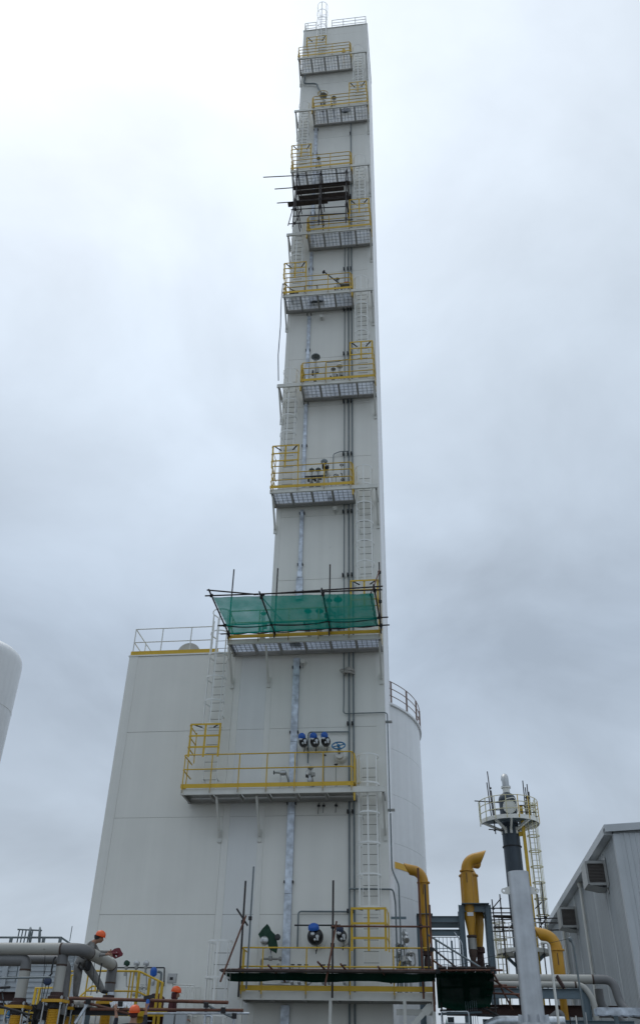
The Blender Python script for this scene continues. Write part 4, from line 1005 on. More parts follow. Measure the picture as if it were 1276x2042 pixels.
for h in (.40, .78, 1.12):
    build('rail', MB().tube([V(SX + math.cos(a0 + (a1 - a0) * i / 36) * (PR + .01), SY + math.sin(a0 + (a1 - a0) * i / 36) * (PR + .01), PZs + .1 + h) for i in range(37)], .022, 6), 'cream_yellow', st)
for i in range(11):
    a = a0 + (a1 - a0) * i / 10
    slab(st, 'rail_post', (SX + math.cos(a) * (PR + .01), SY + math.sin(a) * (PR + .01), PZs), (SX + math.cos(a) * (PR + .01), SY + math.sin(a) * (PR + .01), PZs + 1.24), .05, .04, 'yellow' if i in (5, 6, 8, 9) else 'cream_yellow')
# scaffold stubs round the stack top
ss = thing('stack_scaffold', 'bundles of dark scaffold tubes sticking up round the stack top', 'scaffold', (SX, SY, 13.4))
for x, y, z0, z1 in ((3.52, 49.2, 13.4, 16.85), (3.40, 49.3, 14.2, 16.25), (3.58, 49.3, 14.2, 15.8), (5.30, 49.4, 14.2, 16.35), (5.42, 49.5, 14.2, 16.0), (5.52, 49.4, 14.3, 16.15), (5.60, 49.5, 14.4, 15.75)):
    stick(ss, 'pole', (x + (z1 - 15) * .02, y, z0), (x + .03 * (z1 - z0) * (1 if x > 4.4 else -1), y, z1), .03, 'dark_tube', 6)
for a, b in (((2.55, 49.0, 15.15), (3.95, 49.3, 15.12)), ((3.3, 49.2, 14.70), (4.0, 49.3, 14.72)), ((5.0, 49.4, 14.98), (5.95, 49.4, 14.96)), ((5.0, 49.3, 14.6), (5.9, 49.3, 14.55)), ((3.2, 49.2, 13.65), (4.0, 49.5, 13.66)), ((5.3, 49.2, 14.2), (5.9, 49.2, 14.3))):
    stick(ss, 'tube', a, b, .03, 'dark_tube', 6)
clips(ss, [V(3.52, 49.2, 13.6), V(3.50, 49.2, 15.9), V(5.45, 49.4, 15.4), V(3.5, 49.2, 15.12)])
# caged ladder and yellow guide beam on the stack
gb = thing('guide_beam', 'tall yellow post running beside the dark stack', 'post', (5.12, 49.6, .06))
slab(gb, 'post', (5.12, 49.6, .06), (5.12, 49.6, 15.0), .17, .17, 'yellow')
for z in (5.0, 8.0, 11.0, 13.5): slab(gb, 'tie', (4.86, 49.7, z), (5.06, 49.64, z), .12, .22, 'yellow')
def free_ladder(label, xc, y, z0, z1, c0, mat='cream_yellow'):
    t = thing('caged_ladder', label, 'ladder', (xc, y, z0), 'caged ladders on the stack')
    for s in (-1, 1): slab(t, 'stile', (xc + s * .2, y, z0), (xc + s * .2, y, z1), .05, .03, mat)
    for i in range(int((z1 - z0) / .3)): stick(t, 'rung', (xc - .2, y, z0 + .15 + .3 * i), (xc + .2, y, z0 + .15 + .3 * i), .012, 'steel_dull', 5)
    z = c0
    while z < z1 + .05:
        build('cage_hoop', MB().ring((xc, y - .28, z), (0, 0, 1), .32, .032, 20, 5), mat, t); z += .80
    for k in range(5):
        a = math.pi + math.pi * k / 4; slab(t, 'cage_strap', (xc + math.cos(a) * .31, y - .28 + math.sin(a) * .31, c0), (xc + math.cos(a) * .31, y - .28 + math.sin(a) * .31, z1), .05, .012, mat, up=(math.cos(a), math.sin(a), 0))
    return t
free_ladder('cream caged ladder hanging right of the dark stack', 5.60, 49.8, 7.8, 15.25, 9.35)
free_ladder('cream caged ladder left of the dark stack foot', 3.30, 49.8, .06, 9.2, 5.0)
lp = thing('stack_platform', 'small grey lower platform round the dark stack', 'platform', (SX, SY, 7.55), 'stack platforms')
mbp = MB()
for i in range(30):
    p = 2 * math.pi * i / 30; q = 2 * math.pi * (i + 1) / 30
    mbp.quad(*[V(SX + math.cos(t) * r, SY + math.sin(t) * r, 7.68) for t, r in ((p, SR + .03), (q, SR + .03), (q, 1.38), (p, 1.38))])
    mbp.bar((SX + math.cos(p) * 1.39, SY + math.sin(p) * 1.39, 7.66), (SX + math.cos(q) * 1.39, SY + math.sin(q) * 1.39, 7.66), .012, .2)
build('deck', mbp, 'wall_trim', lp, smooth=False)
for h in (.45, .82, 1.15): build('rail', MB().ring((SX, SY, 7.75 + h), (0, 0, 1), 1.38, .02, 40, 6), 'cream_steel', lp)
for k in range(12):
    a = 2 * math.pi * k / 12; stick(lp, 'rail_post', (SX + math.cos(a) * 1.38, SY + math.sin(a) * 1.38, 7.6), (SX + math.cos(a) * 1.38, SY + math.sin(a) * 1.38, 8.9), .022, 'cream_steel', 6)
for deg in (-150, -90, -30):
    a = math.radians(deg); slab(lp, 'bracket', (SX + math.cos(a) * SR, SY + math.sin(a) * SR, 7.0), (SX + math.cos(a) * 1.2, SY + math.sin(a) * 1.2, 7.55), .08, .14, 'frame_grey')
ms = thing('mid_scaffold', 'dark scaffold tubes crossing behind the silver pipe at mid height', 'scaffold', (SX, 49, .06))
for (a, b) in (((3.45, 49, .06), (3.45, 49, 10.3)), ((3.05, 49, 8.6), (3.02, 49, 10.05)), ((5.35, 49, .06), (5.40, 49, 10.3)), ((5.62, 49, 8.7), (5.66, 49, 10.9)), ((2.70, 49, 9.62), (4.0, 49, 9.62)), ((2.55, 49, 9.05), (6.3, 49, 9.15)), ((2.9, 49, 9.4), (4.0, 49, 9.4)), ((2.65, 49, 8.52), (6.45, 49, 8.60)),
               ((5.0, 49, 8.95), (6.35, 49, 8.92)), ((3.0, 49, 9.6), (3.5, 49, 10.1)), ((5.3, 49, 8.7), (5.75, 49, 9.2)), ((5.2, 49, 9.6), (5.55, 49, 9.9)), ((3.0, 49, 9.2), (4.2, 49.4, 9.2))):
    stick(ms, 'tube', a, b, .032, 'dark_tube', 6)
for z in (8.75, 9.28): slab(ms, 'board', (3.0, 49.2, z), (4.0, 49.3, z), .4, .05, 'plank')
clips(ms, [V(3.45, 49, 9.62), V(3.45, 49, 9.1), V(5.38, 49, 9.1), V(5.64, 49, 9.2), V(3.05, 49, 9.6), V(3.45, 49, 8.6)])

# ------------------------------------------------------------------ silver vent pipe and white pole
sp = thing('silver_pipe', 'upright galvanised silver pipe with two lifting lugs before the stack', 'pipe', (2.03, 22, .06))
build('pipe', MB().lathe((2.03, 22, 3.0), (0, 0, 1), [(.245, -.08), (.245, 2.99), (.23, 2.99), (.225, 2.4)], 40), 'silver', sp)
build('base_flange', MB().lathe((2.03, 22, 2.84), (0, 0, 1), [(.36, 0), (.36, .05), (.25, .055), (.25, .10)], 32), 'silver', sp)
build('pedestal', MB().lathe((2.03, 22, .06), (0, 0, 1), [(.5, 0), (.5, .1), (.33, .11), (.33, 2.775)], 28), 'concrete', sp)
for k in range(8):
    a = 2 * math.pi * k / 8 + .3; slab(sp, 'gusset', (2.03 + math.cos(a) * .31, 22 + math.sin(a) * .31, 2.89), (2.03 + math.cos(a) * .285, 22 + math.sin(a) * .285, 3.04), .012, .12, 'silver', up=(math.cos(a), math.sin(a), 0))
for s in (-1, 1):
    mb = MB(); x0 = 2.03 + s * .24; zl = 5.58
    outl = [(0, -.08), (0, .10), (.07, .08), (.13, .06)] + [(.13 + .07 * math.sin(a), .00 + .065 * math.cos(a)) for a in (.5, 1.1, 1.6, 2.2, 2.8)] + [(.10, -.07)]
    hole = [(.135 + .028 * math.cos(2 * math.pi * k / 10), .005 + .028 * math.sin(2 * math.pi * k / 10)) for k in range(10)]
    bm = bmesh.new(); ed = []
    for loop in (outl, hole):
        vs = [bm.verts.new((x0 + s * a, 21.99, zl + b)) for a, b in loop]
        ed += [bm.edges.new((vs[i], vs[(i + 1) % len(vs)])) for i in range(len(vs))]
    bmesh.ops.triangle_fill(bm, use_beauty=True, edges=ed)
    r_ = bmesh.ops.extrude_face_region(bm, geom=bm.faces[:]); bmesh.ops.translate(bm, vec=(0, .025, 0), verts=[g for g in r_['geom'] if isinstance(g, bmesh.types.BMVert)])
    bm.verts.index_update(); mb.v = [v.co.copy() for v in bm.verts]; mb.f = [tuple(v.index for v in f.verts) for f in bm.faces]; bm.free()
    build('lifting_lug', mb, 'wall_trim', sp, smooth=False)
wp = thing('white_pole', 'thin white pole with bent top just right of the silver pipe', 'pole', (2.5, 22.4, .06))
build('pole', MB().tube(bend([W(1078, 1881, 22.4), W(1094, 1881, 22.4), V(W(1096, 1890, 22.4).x, 22.4, .06)], .10), .030, 8), 'wall_trim', wp)

# ------------------------------------------------------------------ pipe rack on the right
rk = thing('pipe_rack', 'blue grey steel rack under the two cream pipes at lower right', 'rack', (3.2, 29, .06))
build('beam', hbeam((1.2, 29, 4.05), (4.12, 29, 4.05), .16, .26), 'frame_grey', rk, smooth=False)
build('beam', hbeam((.2, 30.6, 3.72), (5.6, 30.6, 3.72), .2, .30), 'brown_steel', rk, smooth=False)
build('column', hbeam((4.22, 29, .06), (4.22, 29, 4.18), .20, .20, up=(1, 0, 0)), 'frame_grey', rk, smooth=False)
build('column', hbeam((.32, 30.9, .06), (.32, 30.9, 3.55), .20, .20, up=(1, 0, 0)), 'frame_grey', rk, smooth=False)
build('beam', hbeam((1.2, 28.6, 3.28), (5.4, 28.6, 3.28), .14, .16), 'frame_grey', rk, smooth=False)
slab(rk, 'diagonal', (4.8, 28.6, 2.9), (5.35, 28.6, 3.25), .08, .08, 'frame_grey')
def rack_pipe(label, pts, r, mat='pipe_cream', rad=.4, welds=()):
    t = thing('process_pipe', label, 'pipe', pts[0], 'process pipes on the right rack')
    build('pipe', MB().tube(bend(pts, rad, 8), r, 20), mat, t)
    for p, ax in welds: build('weld_seam', MB().lathe(p, ax, [(r + .004, -.025), (r + .004, .025)], 20), 'weld', t)
    return t
up_ = rack_pipe('upper cream pipe lying along the right rack and turning down dark', [(.9, 29.35, 4.46), (2.5, 29.35, 4.46), (4.55, 29.35, 4.46)], .125, 'pipe_cream', .35, [((4.55, 29.35, 4.46), (1, 0, 0))])
build('elbow', MB().tube(bend([(4.57, 29.35, 4.46), (5.12, 29.35, 4.46), (5.22, 29.3, 3.85), (5.35, 29.1, 3.62), (5.9, 28.9, 3.5)], .36, 8), .124, 20), 'pipe_mid', up_)
rack_pipe('lower cream pipe on the right rack turning down at the column', [(.9, 29.0, 4.28), (4.20, 29.0, 4.28), (4.42, 28.9, 3.9), (4.42, 28.9, .1)], .085, 'pipe_cream', .3, [((3.98, 29.0, 4.28), (1, 0, 0))])
rack_pipe('dark bent pipe behind the right rack column', [(4.75, 29.8, 4.25), (4.75, 29.8, 3.75), (5.3, 29.8, 3.5), (5.3, 29.8, .1)], .12, 'pipe_mid', .3)
rack_pipe('small dark bent pipe under the right rack beam', [(3.05, 28.8, 3.35), (3.45, 28.8, 3.62), (3.50, 28.8, 3.0), (3.5, 28.8, .1)], .09, 'pipe_mid', .2)
rack_pipe('curved galvanised pipe at the foot of the silver pipe', [(1.10, 27.0, 2.6), (1.15, 27.0, 3.05), (1.5, 27.0, 3.22), (3.3, 27.0, 3.22)], .13, 'galv', .3)
ty = thing('ladder_tray', 'bright galvanised tray at the lower right corner', 'tray', (5.2, 26.5, .06))
build('side_rail', channel((4.10, 26.5, 3.45), (6.2, 26.5, 3.45), .17, .05, (0, -1, 0)), 'galv_tray', ty, smooth=False)
build('side_rail', channel((4.10, 27.0, 3.45), (6.2, 27.0, 3.45), .17, .05, (0, 1, 0)), 'galv_tray', ty, smooth=False)
for i in range(7): slab(ty, 'rung', (4.2 + .3 * i, 26.52, 3.40), (4.2 + .3 * i, 26.98, 3.40), .04, .03, 'galv_tray')
slab(ty, 'leg', (4.6, 26.75, .06), (4.6, 26.75, 3.36), .1, .1, 'frame_grey')
slab(ty, 'leg', (5.6, 26.75, .06), (5.6, 26.75, 3.36), .1, .1, 'frame_grey')
pst = thing('pole_lamp', 'thin grey post with a small bent head before the grey building', 'post', (4.05, 28.3, .06))
build('post', MB().tube(bend([(4.05, 28.3, .06), (3.98, 28.3, 5.2), (3.93, 28.3, 5.35)], .1), .028, 8), 'pipe_grey', pst)
build('head', MB().lathe((3.94, 28.3, 5.32), (-.5, 0, 1), [(.03, 0), (.06, .05), (.05, .12), (.01, .14)], 10), 'pipe_grey', pst)
wi = MB().tube([V(3.93, 28.3, 5.42), V(2.5, 29.2, 5.22), V(1.9, 30, 5.18), V(0.6, 34, 5.3)], .006, 5)
tag(build('stay_wire', wi, 'black_dull'), 'thin dark wire strung from the grey post toward the vents', 'wire')
tag(build('leaning_plank', MB().bar(W(1110, 1948, 28.5), W(1124, 1971, 28.3), .05, .10), 'brown_steel', smooth=False), 'short dark plank leaning on the cream pipes', 'plank')
rods = thing('rebar_bundle', 'thin vertical rods under the dark green sheet', 'rods', (.9, 27.6, .06))
for i in range(6): stick(rods, 'rod', (.72 + .06 * i, 27.6, .06), (.72 + .06 * i, 27.6, 3.75), .008, 'frame_grey', 5)
stick(rods, 'tie_bar', (-.05, 27.5, 3.40), (1.15, 27.5, 3.46), .03, 'frame_grey')
gr_ = thing('ground_rail', 'thin grey pipe railing below the dark green sheet', 'railing', (.3, 26.3, .06))
build('rail', MB().tube(bend([(.03, 26.3, .06), (.03, 26.3, 3.38), (.75, 26.3, 3.39), (.75, 26.3, .06)], .06), .016, 8), 'galv', gr_)
stick(gr_, 'mid_rail', (.03, 26.3, 3.12), (.75, 26.3, 3.12), .012, 'galv', 6)
tag(build('teal_sheet', MB().add([(.05, 26.6, 2.7), (.16, 26.55, 3.25), (.20, 26.6, 3.05), (.24, 26.6, 2.7), (.12, 26.75, 2.7), (.15, 26.7, 3.2)], [(0, 1, 2, 3), (4, 5, 1, 0), (3, 2, 5, 4), (1, 5, 2)]), 'teal', smooth=False), 'small teal rag hanging by the thin grey railing', 'cloth')

# ------------------------------------------------------------------ grey clad building on the right
BX, BY0, BY1, BZ = 6.79, 34.0, 58.5, 9.72
bg = thing('clad_building', 'grey metal clad hall with sloping eave on the right', 'building', (12, 46, .06))
build('core', MB().box((BX + .06, BY0 + .06, .06), (BX + 20, BY1, BZ - .05)), 'clad_grey', bg, smooth=False)
prof = []                                            # ribbed side wall, one sheet per bay
def ribbed(p0, d, outv, length, z0, z1, pitch=.24, rib=.035, rw=.05):
    mb = MB(); p0 = Vector(p0); d = Vector(d); o = Vector(outv); prof = [0.0]; pr = [(0, 0)]
    x = 0
    while x + pitch < length + 1e-6:
        pr += [(x + pitch - rw - .02, 0), (x + pitch - rw, rib), (x + pitch - .02, rib), (x + pitch, 0)]; x += pitch
    if pr[-1][0] < length: pr.append((length, 0))
    vs = []
    for a, h in pr:
        p = p0 + d * a + o * h; vs += [V(p.x, p.y, z0), V(p.x, p.y, z1)]
    mb.add(vs, [(2 * i, 2 * i + 2, 2 * i + 3, 2 * i + 1) for i in range(len(pr) - 1)])
    return mb
y = BY0 + .20
while y < BY1 - .1:
    l = min(3.0, BY1 - y); build('cladding_sheet', ribbed((BX, y, 0), (0, 1, 0), (-1, 0, 0), l - .01, .06, BZ - .02, .25, .02), 'clad_grey', bg, smooth=False); y += 3.0
x = BX + .22
for k in range(5):
    build('cladding_sheet', ribbed((x, BY0, 0), (1, 0, 0), (0, -1, 0), 2.99, .06, BZ + .02 + .05 * k, .20, .025), 'clad_light', bg, smooth=False); x += 3.0
build('corner_flashing', MB().box((BX - .03, BY0 - .03, .06), (BX + .21, BY0 + .01, BZ - .01)).box((BX - .035, BY0 + .0105, .06), (BX - .001, BY0 + .19, BZ - .01)), 'clad_light', bg, smooth=False)
# eave: gutter, soffit and roof sheet
gut = MB(); g = .34
sec = [(-.02, -.02), (-g, -.02), (-g, .20), (-g + .02, .20), (-g + .02, .02), (-.02, .02)]
for i in range(len(sec)):
    a = sec[i]; b = sec[(i + 1) % len(sec)]
    gut.quad((BX + a[0], BY0 + .12, BZ + a[1]), (BX + b[0], BY0 + .12, BZ + b[1]), (BX + b[0], BY1, BZ + b[1]), (BX + a[0], BY1, BZ + a[1]))
gut.quad(*[(BX + a, BY0 + .12, BZ + b) for a, b in ((-.02, -.02), (-g, -.02), (-g, .2), (-.02, .2))])
build('gutter', gut, 'clad_light', bg, smooth=False)
build('roof', MB().add([(BX - g + .03, BY0 - .12, BZ + .21), (BX + 20, BY0 - .12, BZ + 1.3), (BX + 20, BY1, BZ + 1.3), (BX - g + .03, BY1, BZ + .21), (BX - g + .03, BY0 - .12, BZ + .31), (BX + 20, BY0 - .12, BZ + 1.4), (BX + 20, BY1, BZ + 1.4), (BX - g + .03, BY1, BZ + .31)],
                       [(3, 2, 1, 0), (4, 5, 6, 7), (0, 1, 5, 4), (2, 3, 7, 6), (0, 4, 7, 3), (1, 2, 6, 5)]), 'clad_light', bg, smooth=False)
build('gable_trim', MB().bar((BX - g + .02, BY0 - .14, BZ + .16), (BX + 20, BY0 - .14, BZ + 1.25), .05, .24), 'clad_light', bg, smooth=False)
build('gable_infill', MB().add([(BX, BY0 + .05, BZ - .1), (BX + 20, BY0 + .05, BZ - .1), (BX + 20, BY0 + .05, BZ + 1.3), (BX, BY0 + .05, BZ + .2)], [(0, 1, 2, 3)]), 'clad_grey', bg, smooth=False)
for lab, yy in (('near one', 42.95), ('far one', 50.4)):
    ds = thing('downspout', 'white rainwater downpipe on the grey hall, ' + lab, 'downspout', (BX - .1, yy, .06), 'downpipes on the grey hall')
    stick(ds, 'pipe', (BX - .10, yy, .06), (BX - .10, yy, BZ - .22), .065, 'wall_trim', 12)
    build('hopper', MB().lathe((BX - .10, yy, BZ - .24), (0, 0, 1), [(.065, 0), (.11, .10), (.12, .22)], 14), 'wall_trim', ds)
    for z in (8.0, 6.2, 4.4, 2.6): slab(ds, 'bracket', (BX - .10, yy + .02, z), (BX - .02, yy + .45, z), .02, .03, 'steel_dull')
for lab, yy, zc in (('near', 37.0, 8.78), ('far', 46.2, 8.62)):
    hd = thing('vent_hood', 'boxy pale vent hood on the grey hall wall, ' + lab + ' one', 'vent', (BX - .4, yy, zc - .55), 'vent hoods on the grey hall')
    y0, y1, d = yy - .58, yy + .58, .80; z0, z1 = zc - .48, zc + .52
    A = [(BX - .022, z1), (BX - d, z1 - .04), (BX - d, z0 + .12), (BX - .25, z0), (BX - .022, z0)]
    mb = MB()
    for i in range(len(A)):
        a = A[i]; b = A[(i + 1) % len(A)]
        if i == 4: continue
        mb.quad((a[0], y0, a[1]), (b[0], y0, b[1]), (b[0], y1, b[1]), (a[0], y1, a[1]))
    mb.quad(*[(a, y1, b) for a, b in A])
    # near end: a frame round a recessed louvre
    for a, b, c_, e_ in ((BX - d, BX - d + .07, z0 + .12, z1 - .04), (BX - .10, BX - .022, z0, z1), (BX - d + .07, BX - .10, z1 - .12, z1 - .02), (BX - d + .07, BX - .10, z0 + .08, z0 + .18)):
        mb.box((a, y0 - .005, c_), (b, y0 + .02, e_))
    build('casing', mb, 'hood', hd, smooth=False)
    for k in range(13):
        zz = z0 + .21 + k * (z1 - z0 - .35) / 12
        slab(hd, 'louvre_blade', (BX - d + .06, y0 + .06, zz), (BX - .09, y0 + .06, zz), .07, .012, 'louvre', up=(0, .5, 1))
    build('back_plate', MB().box((BX - .05, y0 - .12, z0 + .05), (BX - .023, y1 + .10, z1 + .10)), 'hood', hd, smooth=False)
    stick(hd, 'drain', (BX - .06, y0 + .1, z0 - .22), (BX - .06, y0 + .1, z0 + .02), .035, 'hood')

# manifold of small valves under the right rack
mf = thing('valve_manifold', 'row of small dark valves and upright pipes under the right rack', 'valve', (2.7, 27.8, .06))
rg = random.Random(11)
stick(mf, 'header', (2.25, 27.8, 3.12), (4.1, 27.8, 3.12), .045, 'pipe_grey', 10)
stick(mf, 'header', (2.25, 27.9, 2.86), (4.1, 27.9, 2.86), .06, 'steel_dull', 10)
for i in range(9):
    x = 2.35 + .2 * i + rg.uniform(-.04, .04)
    stick(mf, 'riser', (x, 27.8, .06), (x, 27.8, 3.35 + rg.uniform(-.1, .2)), rg.choice((.018, .025, .03)), rg.choice(('pipe_grey', 'steel', 'black_dull', 'wall_trim')), 8)
    zz = 2.95 + rg.uniform(0, .35)
    build('valve_body', MB().lathe((x, 27.75, zz), (0, -1, rg.uniform(-.3, .3)), [(.03, -.05), (.07, -.02), (.075, .05), (.04, .09)], 10), rg.choice(('black_dull', 'steel', 'steel_dull')), mf)
for p_, q_ in (((1.0, 27.4, 3.38), (1.9, 27.4, 3.36)), ((1.2, 27.4, 3.55), (2.0, 27.5, 3.20))):
    stick(mf, 'cross_pipe', p_, q_, .03, 'black_dull', 8)

# ------------------------------------------------------------------ left foreground: headers, drop legs, expansion joints
HZ = 4.31
C3 = WZ(222, 1925, HZ); D3 = V(C3.x, C3.y, 0)
ph = thing('process_header', 'thick cream pipe entering from the left edge and bending away', 'pipe', (-9.6, 22, 4.1))
R0 = .138
run = bend([(-11.9, 22.0, HZ), (-8.50, 22.0, HZ), tuple(C3)], .42, 10)
ia = next(i for i, p in enumerate(run) if p.x > -8.99)
build('pipe', MB().tube([run[0], V(-9.02, 22, HZ)], R0, 24), 'pipe_cream', ph)
build('elbow', MB().tube([V(-9.0, 22, HZ)] + run[ia:-1] + [run[-2].lerp(run[-1], .10)], R0, 24), 'pipe_mid', ph)
e0 = run[-2].lerp(run[-1], .12)
build('branch', MB().tube([e0, run[-1]], R0, 24), 'pipe_cream', ph)
dirb = (run[-1] - e0).normalized()
for p, d in ((V(-9.01, 22, HZ), V(1, 0, 0)), (run[-2].lerp(run[-1], .11), dirb), (run[-1], dirb)):
    build('weld_seam', MB().lathe(p, d, [(R0 + .005, -.022), (R0 + .005, .022)], 24), 'weld', ph)
build('drop_elbow', MB().tube(bend([run[-1] - dirb * .02, run[-1] + dirb * .17, run[-1] + dirb * .17 - V(0, 0, .62)], .16, 6), R0, 20), 'pipe_mid', ph)
E3 = run[-1] + dirb * .17
build('weld_seam', MB().lathe(E3 - V(0, 0, .42), (0, 0, 1), [(R0 + .005, -.02), (R0 + .005, .02)], 20), 'weld', ph)
for i, dx in enumerate((.25, .62)):
    stick(ph, 'stud', (-9.0 + dx * .0 - .4 * i, 22 - R0, HZ - .02), (-9.0 - .4 * i, 22 - R0 - .01, HZ - .02), .01, 'weld', 6)

l1 = thing('drop_leg', 'cream pipe leg nearest the left edge dropping on to a yellow joint', 'pipe', (-9.86, 22, 3.2), 'cream drop legs')
build('elbow', MB().tube(bend([(-11.9, 22.05, 4.07), (-9.88, 22.05, 4.07), (-9.86, 22.05, 3.86)], .20, 8), .128, 20), 'pipe_mid', l1)
build('pipe', MB().tube([(-9.86, 22.05, 3.87), (-9.86, 22.05, 3.26)], .130, 20), 'pipe_cream', l1)
build('weld_seam', MB().lathe((-9.86, 22.05, 3.86), (0, 0, 1), [(.136, -.02), (.136, .02)], 20), 'weld', l1)
l2 = thing('drop_leg', 'cream pipe leg hanging under the header bend beside the chain hoist', 'pipe', (-8.97, 22, 3.4), 'cream drop legs')
build('tee', MB().tube([(-8.98, 22.06, 4.25), (-8.97, 22.06, 3.97)], .125, 20), 'pipe_mid', l2)
build('pipe', MB().tube([(-8.97, 22.06, 3.97), (-8.97, 22.06, 3.40)], .118, 20), 'pipe_cream', l2)
build('weld_seam', MB().lathe((-8.97, 22.06, 3.97), (0, 0, 1), [(.128, -.02), (.128, .02)], 20), 'weld', l2)
l3 = thing('crossover_pipe', 'grey pipe with elbow running behind the second cream leg', 'pipe', (-9.0, 23, 2.9))
build('pipe', MB().tube(bend([(-10.6, 22.9, 4.18), (-9.32, 22.9, 4.18), (-9.16, 22.9, 4.02), (-9.08, 22.9, 2.9)], .22, 8), .105, 20), 'pipe_mid', l3)

def joint(label, x, y, zt):
    t = thing('expansion_joint', label, 'joint', (x, y, .06), 'yellow expansion joints')
    build('weld_neck', MB().lathe((x, y, zt), (0, 0, 1), [(.20, 0), (.20, .06), (.155, .08), (.15, .15)], 24), 'brown_steel', t)
    slab(t, 'top_plate', (x, y, zt - .065), (x, y, zt - .002), .50, .46, 'joint_yellow')
    build('neck', MB().lathe((x, y, zt - .18), (0, 0, 1), [(.17, 0), (.18, .11)], 24), 'black_dull', t)
    pr = [(.150, 0)]
    for i in range(10): pr += [(.150, i * .033 + .004), (.138, i * .033 + .013), (.138, i * .033 + .022), (.150, i * .033 + .031)]
    build('bellows', MB().lathe((x, y, zt - .53), (0, 0, 1), pr, 28), 'joint_yellow', t)
    build('lower_ring', MB().lathe((x, y, zt - .62), (0, 0, 1), [(.19, 0), (.19, .08)], 24), 'brown_steel', t)
    slab(t, 'bottom_plate', (x, y, zt - .70), (x, y, zt - .622), .52, .48, 'joint_yellow')
    for sx in (-1, 1):
        for sy in (-1, 1):
            stick(t, 'tie_rod', (x + sx * .205, y + sy * .185, zt - .76), (x + sx * .205, y + sy * .185, zt + .07), .020, 'steel', 8)
            for zz in (zt + .012, zt - .10, zt - .60):
                stick(t, 'nut', (x + sx * .205, y + sy * .185, zz), (x + sx * .205, y + sy * .185, zz + .04), .036, 'steel', 6)
    build('lower_pipe', MB().lathe((x, y, .06), (0, 0, 1), [(.13, 0), (.13, zt - .77)], 20), 'pipe_mid', t)
    return t
joint('yellow bolted expansion joint nearest the left edge', -9.86, 22.05, 3.12)
joint('yellow bolted expansion joint beside the chain hoist', -8.97, 22.06, 3.25)
joint('yellow bolted expansion joint under the worker foot', E3.x, E3.y, E3.z - .86)

ch = thing('chain_hoist', 'dark blue chain hoist hanging between the two cream legs', 'hoist', (-9.28, 22.0, 2.9))
HX = W(95, 1958, 21.9)
build('body', MB().lathe(HX + V(0, .06, 0), (0, -1, 0), [(.05, 0), (.085, .015), (.092, .06), (.085, .105), (.05, .12)], 20), 'dark_blue', ch)
build('top_hook', MB().tube([HX + V(0, 0, .08), HX + V(.07, 0, .16), HX + V(.05, 0, .24), HX + V(.06, 0, .46), HX + V(.10, 0, .52)], .024, 8), 'black_dull', ch)
for dx, l in ((-.03, .75), (.05, .55)):
    stick(ch, 'chain', HX + V(dx, .0, -.05), HX + V(dx - .03, 0, -l), .010, 'black_dull', 6)
stick(ch, 'hand_chain', HX + V(-.10, .0, .40), HX + V(-.16, 0, -.6), .006, 'black_dull', 5)
build('hook_block', MB().lathe(HX + V(-.06, 0, -.62), (0, 0, 1), [(.02, 0), (.07, .04), (.08, .14), (.05, .22)], 12).tube([HX + V(-.06, 0, -.60), HX + V(-.10, 0, -.75), HX + V(-.05, 0, -.82), HX + V(.01, 0, -.76)], .02, 8), 'black_dull', ch)
sb = thing('steel_support', 'dark brown steel beam ends under the left pipes', 'beam', (-10.2, 22.5, .06))
build('flange_beam', hbeam((-12, 22.5, 3.34), (-9.95, 22.5, 3.34), .2, .18), 'brown_steel', sb, smooth=False)
build('cross_beam', hbeam((-9.7, 23.3, 3.10), (-7.6, 23.3, 3.10), .2, .16), 'black_dull', sb, smooth=False)
build('cross_beam', hbeam((-9.6, 22.4, 3.0), (-8.8, 22.4, 2.85), .18, .2), 'black_dull', sb, smooth=False)
for x in (-11, -9.4): slab(sb, 'column', (x, 22.9, .06), (x, 22.9, 3.2), .16, .16, 'frame_grey')
slab(sb, 'stringer', (-11, 22.9, 3.18), (-9.3, 22.9, 3.12), .10, .12, 'brown_steel')

# scaffold tubes across the left foreground
fs = thing('foreground_scaffold', 'brown and grey scaffold tubes crossing the lower left foreground', 'scaffold', (-6, 20.8, .06))
YS = 20.8
for (u0, v0, u1, v1, r, m) in ((138, 1992, 455, 2000.5, .034, 'rust_tube'), (180, 2014, 485, 2016, .030, 'rust_tube'), (292, 2022, 497, 2022, .022, 'galv'), (415, 2007, 465, 2031, .022, 'pipe_grey'), (168, 2000, 270, 2026, .026, 'rust_tube'), (0, 2008, 60, 2025, .024, 'black_dull'), (0, 1952, 100, 1950, .022, 'pipe_grey'), (0, 1971, 20, 1970, .026, 'black_dull')):
    stick(fs, 'tube', W(u0, v0, YS), W(u1, v1, YS), r, m)
for u, v in ((412, 1995), (172, 1994), (467, 2022)):
    p = W(u, v, YS + .05); stick(fs, 'pole', (p.x, p.y, .06), p, .026, 'galv')
p = W(417, 2027, YS); build('bent_tube', MB().tube(bend([p + V(-.05, 0, .0), p + V(.06, 0, 0), V(p.x + .08, p.y, .06)], .06), .025, 8), 'galv', fs)
p = W(240, 1995, YS)
for q in (W(411, 2005, YS - .03), W(467, 2027, YS - .03), W(240, 2003, YS - .03), W(176, 1998, YS - .03), W(445, 2016, YS)): clip(fs, q)
slab(fs, 'brace', W(176, 2002, YS), W(150, 2042, YS), .05, .05, 'galv')

